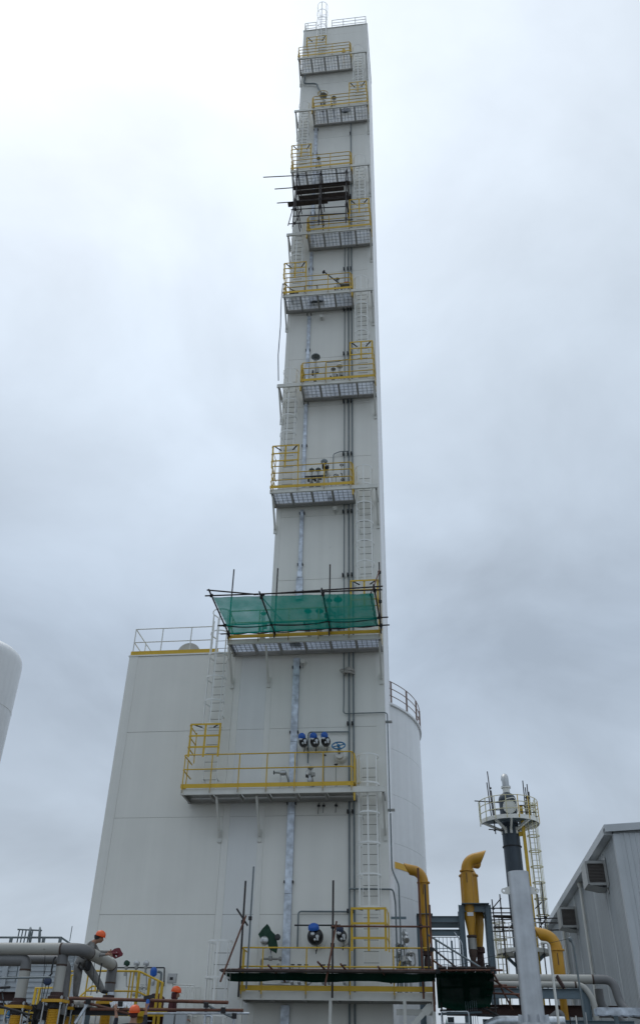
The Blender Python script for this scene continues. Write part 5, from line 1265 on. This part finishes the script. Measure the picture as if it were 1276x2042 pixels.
# ------------------------------------------------------------------ yellow railed stair platform before the block
YP = 25.6
yp = thing('stair_platform', 'yellow railed platform with a descending stair rail before the block', 'platform', (-8.5, YP, .06))
ZP = W(240, 1995, YP).z - .22
build('deck', MB().box((-13.0, YP + .05, ZP - .04), (-7.05, 27.6, ZP)), 'grate', yp, smooth=False)
slab(yp, 'toe_board', (-13.0, YP, ZP - .06), (-7.0, YP, ZP - .06), .02, .20, 'yellow')
T0, T1, T2 = W(30, 1972, YP), W(278, 1938, YP), W(326, 1962, YP)
zt = T1.z; zm = W(273, 1978, YP).z
build('rail', MB().tube(bend([(-9.6, YP, zt), (T1.x, YP, zt), tuple(T2)], .12), .026, 8), 'yellow', yp)
mid2 = W(312, 1997, YP)
build('rail', MB().tube(bend([(-9.6, YP, zm), (W(273, 1978, YP).x, YP, zm), tuple(mid2)], .12), .022, 8), 'yellow', yp)
for u, v, w in ((261, 1940, .03), (278, 1939, .065), (299, 1952, .06)):
    p = W(u, v, YP); slab(yp, 'post', (p.x, YP, ZP - .1), (p.x, YP, p.z), w, w, 'yellow')
for u, v in ((316, 1957), (324, 1961)):
    p = W(u, v, YP); slab(yp, 'post', (p.x, YP, .06), (p.x, YP, p.z), .065, .065, 'yellow')
for x in (-9.6, -9.0, -8.3): slab(yp, 'post', (x, YP, ZP - .1), (x, YP, zt), .035, .035, 'yellow')
slab(yp, 'stair_string', (T1.x, YP + .2, ZP - .1), (T2.x + .6, YP + .2, 1.6), .05, .22, 'yellow')
for i in range(6): slab(yp, 'tread', (T1.x + .3 + .18 * i, YP + .25, ZP - .25 - .26 * i), (T1.x + .3 + .18 * i, YP + 1.0, ZP - .25 - .26 * i), .25, .03, 'grate')
for x in (-12.5, -10.0, -7.3): slab(yp, 'leg', (x, YP + .4, .06), (x, YP + .4, ZP - .045), .10, .10, 'yellow')
y2 = thing('stair_railing', 'yellow inclined stair railing behind the worker legs', 'railing', (-9.9, 26.6, .06))
for u0, v0, u1, v1 in ((160, 1988, 183, 1968), (183, 1968, 192, 1968), (160, 1989, 185, 1990), (190, 1968, 190, 1978), (70, 1972, 105, 1971)):
    stick(y2, 'rail', W(u0, v0, 26.6), W(u1, v1, 26.6), .024, 'yellow')
for u, v in ((72, 1972), (80, 1972), (142, 1945), (134, 1950), (160, 1988)):
    p = W(u, v, 26.6); slab(y2, 'post', (p.x, 26.6, .06), p, .06, .06, 'yellow')
for v in (1938, 1946): stick(y2, 'rail', W(130, v, 26.6), W(146, v, 26.6), .022, 'yellow')

# transmitters on the block's wall
YT = 27.75
tb = thing('transmitter_panel', 'row of steel transmitters on a black frame on the block wall', 'instrument', tuple(W(280, 1990, YT)))
a, b, c = W(231, 1931, YT), W(328, 1931, YT), W(327, 1968, YT)
build('frame', MB().tube(bend([tuple(a + V(-.1, 0, -.25)), tuple(a), tuple(b), tuple(c)], .03), .02, 6), 'black_dull', tb)
for u, m in ((272, 'steel'), (291, 'steel'), (252, 'green_cloth')):
    p = W(u, 1930, YT - .06)
    build('stem', MB().lathe(p - V(0, 0, .22), (0, 0, 1), [(.05, 0), (.05, .08), (.03, .09), (.03, .16), (.055, .18), (.055, .24)], 12), 'steel_dull', tb)
    build('transmitter', MB().lathe(p + V(.0, .07, .10), (0, -1, .1), [(.06, 0), (.075, .02), (.075, .12), (.055, .14), (.01, .145)], 14).lathe(p + V(-.08, 0, .10), (1, 0, 0), [(.05, 0), (.05, .16)], 12), m, tb)
build('tube_run', MB().tube(bend([tuple(W(252, 1942, YT)), tuple(W(252, 1969, YT)), tuple(W(292, 1971, YT)), tuple(W(292, 1945, YT))], .04), .014, 6), 'steel_dull', tb)
build('tube_run', MB().tube(bend([tuple(W(272, 1945, YT)), tuple(W(273, 1962, YT)), tuple(W(283, 1985, YT))], .04), .012, 6), 'steel_dull', tb)
for u, v in ((284, 1972), (293, 1972), (268, 1985), (279, 1986), (287, 1984)):
    p = W(u, v, YT - .05); build('needle_valve', MB().lathe(p, (0, -1, 0), [(.02, 0), (.05, .02), (.05, .07), (.02, .09)], 10).bar(p + V(-.05, -.05, .08), p + V(.05, -.05, .08), .015, .015), 'steel_dull', tb)
bc = thing('blue_transmitter', 'blue capped instrument with curved hose beside the steel transmitters', 'instrument', tuple(W(306, 1965, YT)))
p = W(307, 1940, YT - .1)
build('cap', MB().lathe(p - V(0, 0, .10), (0, -.3, 1), [(.07, 0), (.10, .03), (.10, .15), (.085, .20), (.04, .235), (.01, .24)], 20), 'blue_cap', bc)
build('body', MB().lathe(p - V(0, 0, .36), (0, 0, 1), [(.04, 0), (.06, .05), (.06, .15), (.04, .26)], 14), 'steel', bc)
build('hose', MB().tube(bend([tuple(p + V(.10, .05, .02)), tuple(p + V(.22, .05, .0)), tuple(p + V(.22, .05, -.30)), tuple(p + V(.12, .2, -.36))], .10), .035, 8), 'pipe_grey', bc)
gt = thing('cable_tray', 'short galvanised tray on the block wall behind the pipe end', 'cable tray', tuple(W(226, 1998, 27.9)))
q = W(227, 1936, 27.9); build('tray_cover', MB().box((q.x - .10, 27.88, .3), (q.x + .10, 27.95, q.z)), 'galv_tray', gt, smooth=False)
ib = thing('instrument_box', 'small grey instrument box on a white post before the block', 'instrument', tuple(V(W(344, 1960, 26.8).x, 26.8, .06)))
q = W(344, 1953, 26.8)
build('box', MB().box((q.x - .12, 26.70, q.z - .11), (q.x + .12, 26.84, q.z + .11)).box((q.x - .13, 26.72, q.z + .11), (q.x + .13, 26.86, q.z + .125)), 'steel', ib, smooth=False)
build('window', MB().box((q.x - .05, 26.69, q.z - .04), (q.x + .04, 26.699, q.z + .03)), 'black_dull', ib, smooth=False)
slab(ib, 'post', (q.x - .05, 26.78, .06), (q.x - .05, 26.78, q.z - .11), .16, .10, 'wall_trim')
ec = thing('white_enclosure', 'white framed cage enclosure at the foot of the block', 'enclosure', tuple(V(W(360, 2000, 26.9).x, 26.9, .06)))
x0, x1 = W(338, 1990, 27).x, W(388, 1990, 27).x; z1 = W(360, 1966, 27).z
for x in (x0, x1, (x0 + x1) / 2 + .1, x1 - .14):
    for y in (26.85, 27.6): stick(ec, 'upright', (x, y, .06), (x, y, z1), .018, 'wall_trim', 8)
for y in (26.85, 27.6):
    for z in (z1, z1 - .75): stick(ec, 'rail', (x0, y, z), (x1, y, z), .018, 'wall_trim', 8)
build('panel', MB().box((x0 + .28, 27.25, .06), (x0 + .42, 27.3, z1 - .08)).box((x1 - .25, 27.25, .06), (x1 - .12, 27.3, z1 - .15)), 'wall_trim', ec, smooth=False)
build('cylinder', MB().lathe((x0 + .18, 27.2, .06), (0, 0, 1), [(.12, 0), (.12, 2.9), (.06, 3.05), (.03, 3.15)], 16), 'wrap', ec)
sheetw = build('plastic_sheet', sheet(W(218, 1997, 24.4), W(268, 1995, 24.4), W(222, 2010, 24.2), W(266, 2012, 24.2), 20, 8, lambda u, w: .03 * math.sin(u * 9 + w * 4), .05), 'white_sheet', smooth=False)
tag(sheetw, 'crumpled white plastic sheet behind the brown scaffold tube', 'sheet')

# ------------------------------------------------------------------ far left: ribbed building and roof railing
fb = thing('ribbed_building', 'pale building with horizontal ribbed cladding at the far left', 'building', (-23, 46, .06))
YFB = 45.0
zc = W(60, 1903, YFB).z; xr = W(142, 1950, YFB).x
mb = MB(); z = .06; rows = []
while z < zc: rows += [(z, 0), (z + .10, 0), (z + .13, -.05), (z + .20, -.05)]; z += .23
vs = []
for zz, d in rows: vs += [V(-32, YFB + d, zz), V(xr, YFB + d, zz)]
mb.add(vs, [(2 * i, 2 * i + 1, 2 * i + 3, 2 * i + 2) for i in range(len(rows) - 1)])
build('cladding', mb, 'clad_far', fb, smooth=False)
build('core', MB().box((-32, YFB + .06, .06), (xr, YFB + 10, zc - .05)), 'clad_far', fb, smooth=False)
build('roof', MB().box((-32.2, YFB - .2, zc - .03), (xr + .15, YFB + 10, zc + .10)), 'clad_far', fb, smooth=False)
for u in (10, 42): slab(fb, 'pilaster', (W(u, 1950, YFB).x, YFB - .10, .06), (W(u, 1950, YFB).x, YFB - .10, zc - .1), .25, .10, 'clad_far')
zr = W(60, 1870, 45.3).z
for z in (zr, zr - .45): stick(fb, 'roof_rail', (-32, 45.4, z), (W(122, 1870, 45.4).x, 45.4, z), .05, 'pipe_grey')
stick(fb, 'roof_rail', (W(122, 1870, 45.4).x, 45.4, zr), (W(138, 1878, 45.4).x, 46.2, zr - .3), .05, 'pipe_grey')
for u in (23, 88, 121): p = W(u, 1870, 45.4); slab(fb, 'roof_rail_post', (p.x, 45.4, zc), (p.x, 45.4, zr), .14, .10, 'pipe_grey')
for u in (60, 79):
    p = W(u, 1869, 45.5); build('ladder_hoop', MB().ring(p, (1, .35, .15), .42, .045, 20, 6), 'pipe_grey', fb)
p = W(47, 1871, 45.6)
for k in range(5): stick(fb, 'ladder_bar', (p.x - .3 + .18 * k, 45.6, p.z - .6), (p.x - .3 + .18 * k, 45.6, p.z + .38), .035, 'pipe_grey', 6)
stick(fb, 'ladder_bar', (p.x - .4, 45.6, p.z + .38), (p.x + .9, 45.6, p.z + .33), .04, 'pipe_grey', 6)
am = MB().tube([W(139, 1878, 44), W(144, 1848, 44)], .02, 6)
tag(build('antenna_mast', am, 'pipe_grey'), 'thin antenna rod rising from the far left roof', 'antenna')

# small items crowding the lower left
bv = thing('blue_hand_valve', 'blue handwheel valve in the lower left corner', 'valve', tuple(V(W(18, 2035, 22.4).x, 22.4, .06)))
q = W(18, 2022, 22.4)
wheel(bv, q, (0, -1, .3), .10, 'blue_wheel', .016); stick(bv, 'stem', q, q + V(0, .2, -.06), .025, 'steel'); stick(bv, 'pipe', (q.x, 22.6, .06), (q.x, 22.6, q.z), .06, 'steel_dull', 12)
for lab, u0, v0, u1, v1, y, r, m in (('thin grey impulse pipe beside the blue handwheel', 4, 1977, 12, 2042, 22.5, .018, 'pipe_grey'), ('thin cable hanging left of the chain hoist', 90, 1905, 82, 2000, 22.1, .008, 'black_dull'), ('thin cable hanging across the ribbed far building', 37, 1915, 30, 1960, 30, .02, 'pipe_grey')):
    tag(build('hanging_line', MB().tube([W(u0, v0, y), W((u0 + u1) / 2 + 1, (v0 + v1) / 2, y), W(u1, v1, y)], r, 6), m), lab, 'cable')
pk = thing('pipe_stand', 'dark steel pipe stand with cable tangle between the yellow joints', 'stand', tuple(V(W(75, 2020, 22.8).x, 22.8, .06)))
q = W(76, 2005, 22.8)
slab(pk, 'post', (q.x, 22.8, .06), (q.x, 22.8, q.z), .12, .12, 'black_dull'); slab(pk, 'arm', q + V(-.5, 0, -.05), q + V(.45, 0, -.12), .12, .14, 'black_dull')
build('cable_tangle', MB().tube([q + V(.25 * math.sin(i * 1.7) - .1, -.1 + .05 * math.cos(i), -.1 - .05 * i + .08 * math.cos(i * 2.3)) for i in range(12)], .02, 6), 'black_dull', pk)

lpipe = thing('low_pipe', 'grey lagged pipe lying behind the yellow joints', 'pipe', tuple(W(165, 2005, 24.2)))
a_, b_ = W(120, 2004, 24.2), W(186, 2003, 24.2)
stick(lpipe, 'pipe', a_, b_, .10, 'wrap', 16); 
for f in (.25, .6): build('band', MB().lathe(a_.lerp(b_, f), b_ - a_, [(.105, -.03), (.105, .03)], 16), 'steel_dull', lpipe)
slab(lpipe, 'support', V(a_.x + .3, 24.2, .06), a_ + V(.3, 0, -.10), .1, .1, 'frame_grey'); slab(lpipe, 'support', V(b_.x - .1, 24.2, .06), b_ + V(-.1, 0, -.10), .1, .1, 'frame_grey')
sj = joint('yellow bolted expansion joint behind the chain hoist, partly hidden', W(133, 2010, 23.4).x, 23.4, W(133, 2010, 23.4).z)
bx_ = thing('junction_boxes', 'pair of grey junction boxes on a frame low at the white ladder', 'box', tuple(V(W(345, 2030, 24.0).x, 24.0, .06)))
for u in (338, 362):
    q = W(u, 2034, 24.0); build('box', MB().box((q.x - .13, 23.9, q.z - .15), (q.x + .13, 24.05, q.z + .14)), 'clad_grey', bx_, smooth=False)
    slab(bx_, 'leg', (q.x, 24.0, .06), (q.x, 24.0, q.z - .15), .06, .06, 'frame_grey')

# ------------------------------------------------------------------ people
def person(label, J, E_, paint, loc_name=None, helmet=None, hdir=(1, 0, 0), extras=None):
    """J: name -> (point, radius); E_: edges; paint: material per joint name prefix"""
    names = list(J); idx = {n: i for i, n in enumerate(names)}
    me = bpy.data.meshes.new('body_rig')
    me.from_pydata([Vector(J[n][0]) for n in names], [(idx[a], idx[b]) for a, b in E_], [])
    o = bpy.data.objects.new('body_rig', me); COL.objects.link(o)
    o.modifiers.new('skin', 'SKIN'); s = o.modifiers.new('sub', 'SUBSURF'); s.levels = s.render_levels = 2
    for n in names:
        v = me.skin_vertices[0].data[idx[n]]; r = J[n][1]
        v.radius = r if isinstance(r, tuple) else (r, r); v.use_root = (n == 'pelvis')
    bpy.context.view_layer.update()
    dg = bpy.context.evaluated_depsgraph_get()
    m2 = bpy.data.meshes.new_from_object(o.evaluated_get(dg)); bpy.data.objects.remove(o)
    base = Vector((J['pelvis'][0][0], J['pelvis'][0][1], min(Vector(J[n][0]).z for n in names) - .05))
    mats = []
    for p in paint.values():
        if p not in mats: mats.append(p)
    m2.materials.clear()
    for p in mats: m2.materials.append(M[p])
    pts = [(Vector(J[n][0]), mats.index(next(v for k, v in paint.items() if n.startswith(k)))) for n in names]
    segs = [(Vector(J[a][0]), Vector(J[b][0]), mats.index(next(v for k, v in paint.items() if b.startswith(k)))) for a, b in E_]
    for f in m2.polygons:
        c = f.center; best = 1e9
        for a, b, mi in segs:
            d = b - a; t = max(0, min(1, (c - a).dot(d) / max(d.length_squared, 1e-9))); q = (a + d * t - c).length
            if q < best: best = q; f.material_index = mi
        f.use_smooth = True
    m2.transform(Matrix.Translation(-base))
    t = thing('person', label, 'person', base)
    b = bpy.data.objects.new('body', m2); reg(b, t, Matrix.Translation(base))
    if helmet:
        hc = Vector(helmet[0]); r = helmet[1]; up = Vector(helmet[2]).normalized(); fw = Vector(hdir).normalized(); fw = (fw - up * fw.dot(up)).normalized(); sd = up.cross(fw)
        mb = MB(); n = 24; prof = [(1.0, -.18), (1.03, -.02), (1.0, .25), (.90, .55), (.68, .82), (.38, .97), (.03, 1.02)]
        for rr, h in prof:
            mb.v += [hc + up * h * r + (fw * math.cos(2 * math.pi * k / n) * 1.12 + sd * math.sin(2 * math.pi * k / n) * .92) * rr * r for k in range(n)]
        for i in range(len(prof) - 1):
            mb.f += [(i * n + k, i * n + (k + 1) % n, (i + 1) * n + (k + 1) % n, (i + 1) * n + k) for k in range(n)]
        hm = build('helmet', mb, 'helmet', t, ang=60)
        br = MB(); v0 = []
        for k in range(n):
            a = 2 * math.pi * k / n; ext = 1.10 + .28 * max(0, math.cos(a)) ** 2
            e1 = (fw * math.cos(a) * 1.12 + sd * math.sin(a) * .92)
            v0 += [hc - up * .16 * r + e1 * r * .98, hc - up * .22 * r + e1 * r * ext]
        br.add(v0, [(2 * k, 2 * k + 1, (2 * k + 3) % (2 * n), (2 * k + 2) % (2 * n)) for k in range(n)])
        build('brim', br, 'helmet', hm, ang=60)
        build('crest', MB().tube([hc + up * r * (.97 * math.cos(a)) + fw * r * 1.1 * math.sin(a) for a in (-.9, -.5, 0, .5, .9)], r * .10, 6), 'helmet', hm)
    return t
def hand(J, E_, wrist, name, d, side, curl):
    """palm and five fingers; d: direction of the fingers, side: towards the thumb, curl: palm side"""
    w = Vector(J[wrist][0]); d = Vector(d).normalized(); s = Vector(side); s = (s - d * s.dot(d)).normalized(); c = Vector(curl).normalized()
    J[name] = (w + d * .075, (.036, .022)); E_.append((wrist, name))
    for k, (off, l) in enumerate(((.030, .068), (.010, .078), (-.010, .072), (-.030, .058))):
        a = w + d * .115 + s * off; b = a + d * l * .55 + c * .012; e = b + d * l * .35 + c * .035
        for q, p in (('a', a), ('b', b), ('c', e)): J['%s_f%d%s' % (name, k, q)] = (p, .0095)
        E_ += [(name, '%s_f%da' % (name, k)), ('%s_f%da' % (name, k), '%s_f%db' % (name, k)), ('%s_f%db' % (name, k), '%s_f%dc' % (name, k))]
    a = w + d * .04 + s * .045; b = a + d * .04 + s * .025 + c * .02
    J[name + '_ta'] = (a, .011); J[name + '_tb'] = (b, .0095); E_ += [(name, name + '_ta'), (name + '_ta', name + '_tb')]

# worker in grey overalls bending over the pipe
YA = 23.35
P = lambda u, v, y=YA: W(u, v, y)
J = {'pelvis': (P(162, 1915), (.18, .17)), 'waist': (P(171, 1903), (.165, .155)), 'chest': (P(180, 1889), (.185, .17)), 'neckbase': (P(187, 1881), (.09, .08)), 'neck': (P(193, 1877), .058),
     'headlow': (P(198, 1875), (.075, .085)), 'headtop': (P(200, 1868), (.085, .092)),
     'nose': (P(206.5, 1876), .020), 'chin': (P(203, 1880), .040)}
E_ = [('pelvis', 'waist'), ('waist', 'chest'), ('chest', 'neckbase'), ('neckbase', 'neck'), ('neck', 'headlow'), ('headlow', 'headtop'), ('headlow', 'nose'), ('headlow', 'chin')]
def limb(pre, chain, root):
    last = root
    for k, (p, r) in enumerate(chain):
        n = pre + str(k); J[n] = (p, r); E_.append((last, n)); last = n
    return last
limb('legL', [(P(157, 1924, YA - .08), .135), (P(154, 1957, YA - .05), .105), (P(151, 1983, YA), .085), (P(151, 1990, YA), .055)], 'pelvis')
limb('legR', [(P(172, 1926, YA + .06), .135), (P(190, 1951, YA + .12), .110), (P(203, 1973, YA + .25), .085), (P(205, 1979, YA + .28), .055)], 'pelvis')
limb('bootL', [(P(157, 1992.5, YA - .03), .048), (P(160, 1992.5, YA - .05), .038)], 'legL3')
limb('bootR', [(P(211, 1979.5, YA + .24), .048), (P(215, 1979, YA + .20), .038)], 'legR3')
limb('armN', [(P(182, 1886, YA - .19), .075), (P(184, 1906, YA - .22), .058), (P(203, 1905, YA - .15), .044)], 'chest')
limb('armF', [(P(186, 1884, YA + .18), .075), (P(196, 1901, YA + .20), .058), (P(212, 1900, YA + .12), .044)], 'chest')
J['wristN'] = (P(210, 1904.5, YA - .10), .030); E_.append(('armN2', 'wristN'))
J['wristF'] = (P(217, 1899, YA + .08), .030); E_.append(('armF2', 'wristF'))
hand(J, E_, 'wristN', 'handN', V(1, .1, .05), V(0, .3, 1), V(0, .4, -1)); hand(J, E_, 'wristF', 'handF', V(1, -.1, 0), V(0, -.3, 1), V(0, -.4, -1))
paint = {'head': 'skin', 'nose': 'skin', 'chin': 'skin', 'neckbase': 'overall', 'neck': 'skin', 'hand': 'skin', 'wrist': 'overall', 'boot': 'black_dull', 'leg': 'overall', 'arm': 'overall', '': 'overall'}
w1 = person('worker in grey overalls and orange helmet bending over the thick pipe', J, E_, paint, helmet=(P(200.5, 1866.5), .118, (.25, 0, 1)), hdir=(1, 0, -.25))
hb = MB().ring(P(166, 1910), (P(171, 1903) - P(163, 1915)), .178, .022, 22, 6)
build('harness_belt', hb, 'black_dull', w1)
build('harness_strap', MB().tube([P(160, 1920, YA - .2), P(156, 1929, YA - .2), P(162, 1935, YA - .16), P(172, 1932, YA - .17), P(176, 1922, YA - .18)], .024, 6), 'black_dull', w1)
build('tool_pouch', MB().lathe(P(174, 1938, YA - .14), (0, 0, 1), [(.03, 0), (.07, .04), (.08, .14), (.06, .22)], 12), 'black_dull', w1)
build('hair', MB().lathe(P(195.5, 1872), (-.2, 0, 1), [(.02, -.05), (.082, -.03), (.095, .03), (.09, .08)], 14), 'black_dull', w1)
# dark red shield plate held in his hands
rp = thing('red_tool', 'dark red plate shaped tool in the bending worker hands', 'tool', tuple(P(233, 1905)))
out_ = [(222, 1898), (228, 1893), (236, 1891), (239, 1892), (241, 1897), (245, 1903), (243, 1907), (236, 1910), (229, 1913), (224, 1909)]
bm = bmesh.new(); ed = []
for loop in (out_, [(229.5, 1906), (232, 1905.2), (233.2, 1909), (231, 1910)], [(231, 1899.2), (232.6, 1898.6), (233, 1900.5), (231.5, 1901)]):
    vs = [bm.verts.new(P(u, v, YA + .02)) for u, v in loop]; ed += [bm.edges.new((vs[i], vs[(i + 1) % len(vs)])) for i in range(len(vs))]
bmesh.ops.triangle_fill(bm, use_beauty=True, edges=ed)
r_ = bmesh.ops.extrude_face_region(bm, geom=bm.faces[:]); bmesh.ops.translate(bm, vec=(0, .035, 0), verts=[g for g in r_['geom'] if isinstance(g, bmesh.types.BMVert)])
bm.verts.index_update(); mb = MB(); mb.v = [v.co.copy() for v in bm.verts]; mb.f = [tuple(v.index for v in f.verts) for f in bm.faces]; bm.free()
build('plate', mb, 'dark_red', rp, smooth=False)
stick(rp, 'handle', P(214, 1903), P(236, 1902.5), .022, 'dark_red')
ln = MB().tube([P(189, 1918, YA - .3), P(186, 1950, YA - .35), P(181, 1985, YA - .4)], .008, 5)
tag(build('safety_rope', ln, 'black_dull'), 'thin dark rope hanging in front of the bending worker', 'rope')
tag(build('dark_bar', MB().tube([P(203, 1922, YA - .25), P(193, 1982, YA - .3)], .018, 6), 'black'), 'straight black bar leaning against the pipe by the bending worker', 'bar')

# worker seen from behind, both arms raised
YA2 = 20.0
P2 = lambda u, v, y=YA2: W(u, v, y)
hc = P2(268, 2018); gx, gz = hc.x, hc.z - .10
def V2(x, y, z): return V(gx + x, YA2 + y, gz + z)
J = {'pelvis': (V2(0, 0, -.72), (.17, .13)), 'waist': (V2(0, 0, -.50), (.155, .12)), 'chest': (V2(0, 0, -.27), (.18, .13)), 'neckbase': (V2(0, 0, -.13), (.09, .08)), 'neck': (V2(0, .01, -.06), .058), 'headlow': (V2(0, .03, .0), (.078, .088)), 'headtop': (V2(0, .02, .09), (.085, .092)), 'nose': (V2(0, .125, .01), .018)}
E_ = [('pelvis', 'waist'), ('waist', 'chest'), ('chest', 'neckbase'), ('neckbase', 'neck'), ('neck', 'headlow'), ('headlow', 'headtop'), ('headlow', 'nose')]
limb('legL', [(V2(-.10, 0, -.80), .10), (V2(-.11, .02, -1.17), .075), (V2(-.11, -.02, -1.52), .055), (V2(-.11, -.02, -1.58), .05)], 'pelvis')
limb('legR', [(V2(.10, 0, -.80), .10), (V2(.11, .02, -1.17), .075), (V2(.11, -.02, -1.52), .055), (V2(.11, -.02, -1.58), .05)], 'pelvis')
limb('bootL', [(V2(-.11, .10, -1.60), .042), (V2(-.11, .17, -1.61), .036)], 'legL3')
limb('bootR', [(V2(.11, .10, -1.60), .042), (V2(.11, .17, -1.61), .036)], 'legR3')
limb('armL', [(V2(-.20, 0, -.18), .07), (V2(-.40, .06, -.22), .056), (V2(-.41, .12, -.02), .044)], 'chest')
limb('armR', [(V2(.20, 0, -.18), .07), (V2(.235, .10, -.10), .056), (V2(.20, .16, .04), .044)], 'chest')
J['wristL'] = (V2(-.44, .14, .07), .029); E_.append(('armL2', 'wristL')); J['wristR'] = (V2(.20, .17, .10), .030); E_.append(('armR2', 'wristR'))
hand(J, E_, 'wristL', 'handL', V(-.3, .1, 1), V(1, 0, 0), V(0, 1, 0)); hand(J, E_, 'wristR', 'handR', V(0, .1, 1), V(-1, 0, 0), V(0, 1, 0))
paint = {'head': 'skin', 'nose': 'skin', 'neckbase': 'navy', 'neck': 'skin', 'hand': 'skin', 'wrist': 'skin', 'boot': 'black_dull', '': 'navy'}
w2 = person('worker in dark clothes and orange helmet seen from behind with raised hands', J, E_, paint, helmet=(V2(0, .01, .105), .118, (0, -.12, 1)), hdir=(0, 1, 0))
build('hair', MB().lathe(V2(0, -.015, .03), (0, 0, 1), [(.02, -.06), (.078, -.03), (.092, .05), (.09, .08)], 14), 'maroon', w2)
bt = thing('blue_tool', 'blue handled tool in the raised hand of the worker seen from behind', 'tool', V2(.19, .24, .10))
build('handle', MB().lathe(V2(.19, .23, .16), (.05, 0, 1), [(.03, 0), (.04, .03), (.04, .16), (.025, .18)], 12), 'blue_cap', bt)
build('head', MB().bar(V2(.10, .24, .36), V2(.32, .24, .40), .06, .07), 'black_dull', bt, smooth=False)
bdk = thing('standing_platform', 'scaffold deck under the worker seen from behind', 'platform', (gx, YA2, .06))
for i in range(4): build('board', MB().box((gx - 1.2, YA2 - .5 + .26 * i, gz - 1.70), (gx + 1.2, YA2 - .26 + .26 * i, gz - 1.655)), 'plank', bdk, smooth=False)
for x in (-1.1, 1.1):
    for y in (-.45, .5): stick(bdk, 'pole', (gx + x, YA2 + y, .06), (gx + x, YA2 + y, gz - 1.71), .026, 'rust_tube')

# third worker, only the helmet and shoulder show behind the white cage
YA3 = 25.2
hc = W(351, 1978, YA3); gx, gz = hc.x, hc.z - .10
def V3(x, y, z): return V(gx + x, YA3 + y, gz + z)
J = {'pelvis': (V3(-.10, 0, -.70), (.16, .13)), 'waist': (V3(-.08, 0, -.48), (.15, .12)), 'chest': (V3(-.06, 0, -.26), (.17, .13)), 'neckbase': (V3(-.03, 0, -.13), (.09, .08)), 'neck': (V3(-.01, .0, -.06), .056), 'headlow': (V3(.01, .02, .0), (.075, .085)), 'headtop': (V3(0, .02, .09), (.085, .09)), 'nose': (V3(.11, .04, .0), .018)}
E_ = [('pelvis', 'waist'), ('waist', 'chest'), ('chest', 'neckbase'), ('neckbase', 'neck'), ('neck', 'headlow'), ('headlow', 'headtop'), ('headlow', 'nose')]
for s, n in ((-1, 'L'), (1, 'R')):
    limb('leg' + n, [(V3(-.10, s * .10, -.80), .10), (V3(-.08, s * .11, -1.17), .075), (V3(-.12, s * .11, -1.52), .055), (V3(-.12, s * .11, -1.58), .05)], 'pelvis')
    limb('boot' + n, [(V3(.0, s * .11, -1.60), .042), (V3(.07, s * .12, -1.61), .036)], 'leg' + n + '3')
    limb('arm' + n, [(V3(-.06, s * .19, -.18), .07), (V3(-.04, s * .22, -.46), .056), (V3(.18, s * .16, -.54), .042)], 'chest')
    J['wrist' + n] = (V3(.25, s * .14, -.54), .029); E_.append(('arm' + n + '2', 'wrist' + n))
    hand(J, E_, 'wrist' + n, 'hand' + n, V(1, 0, 0), V(0, -s, .3), V(0, 0, -1))
paint = {'head': 'skin', 'nose': 'skin', 'neckbase': 'maroon', 'neck': 'maroon', 'hand': 'skin', 'wrist': 'skin', 'boot': 'black_dull', 'leg': 'navy', '': 'maroon'}
w3 = person('worker half hidden behind the white cage with only an orange helmet showing', J, E_, paint, helmet=(V3(.0, .02, .105), .118, (.12, 0, 1)), hdir=(1, .2, 0))
build('hood', MB().lathe(V3(-.03, .02, -.06), (.1, 0, 1), [(.05, -.06), (.09, 0), (.10, .08), (.09, .13)], 14), 'maroon', w3)
bd3 = thing('standing_platform', 'step platform under the half hidden worker', 'platform', (gx, YA3, .06))
for i in range(3): build('board', MB().box((gx - .7, YA3 - .4 + .26 * i, gz - 1.70), (gx + .7, YA3 - .16 + .26 * i, gz - 1.655)), 'plank', bd3, smooth=False)
for x in (-.6, .6): slab(bd3, 'trestle', (gx + x, YA3 - .05, .06), (gx + x, YA3 - .05, gz - 1.71), .10, .7, 'frame_grey')
for u, v in ((312, 1988),):
    p = W(u, v, 26.2); tag(build('covered_motor', MB().lathe(V(p.x, 26.2, .06), (0, 0, 1), [(.25, 0), (.25, p.z - .5), (.22, p.z - .3), (.24, p.z - .1), (.12, p.z)], 14), 'maroon'), 'dark covered motor behind the stair rail posts', 'motor')
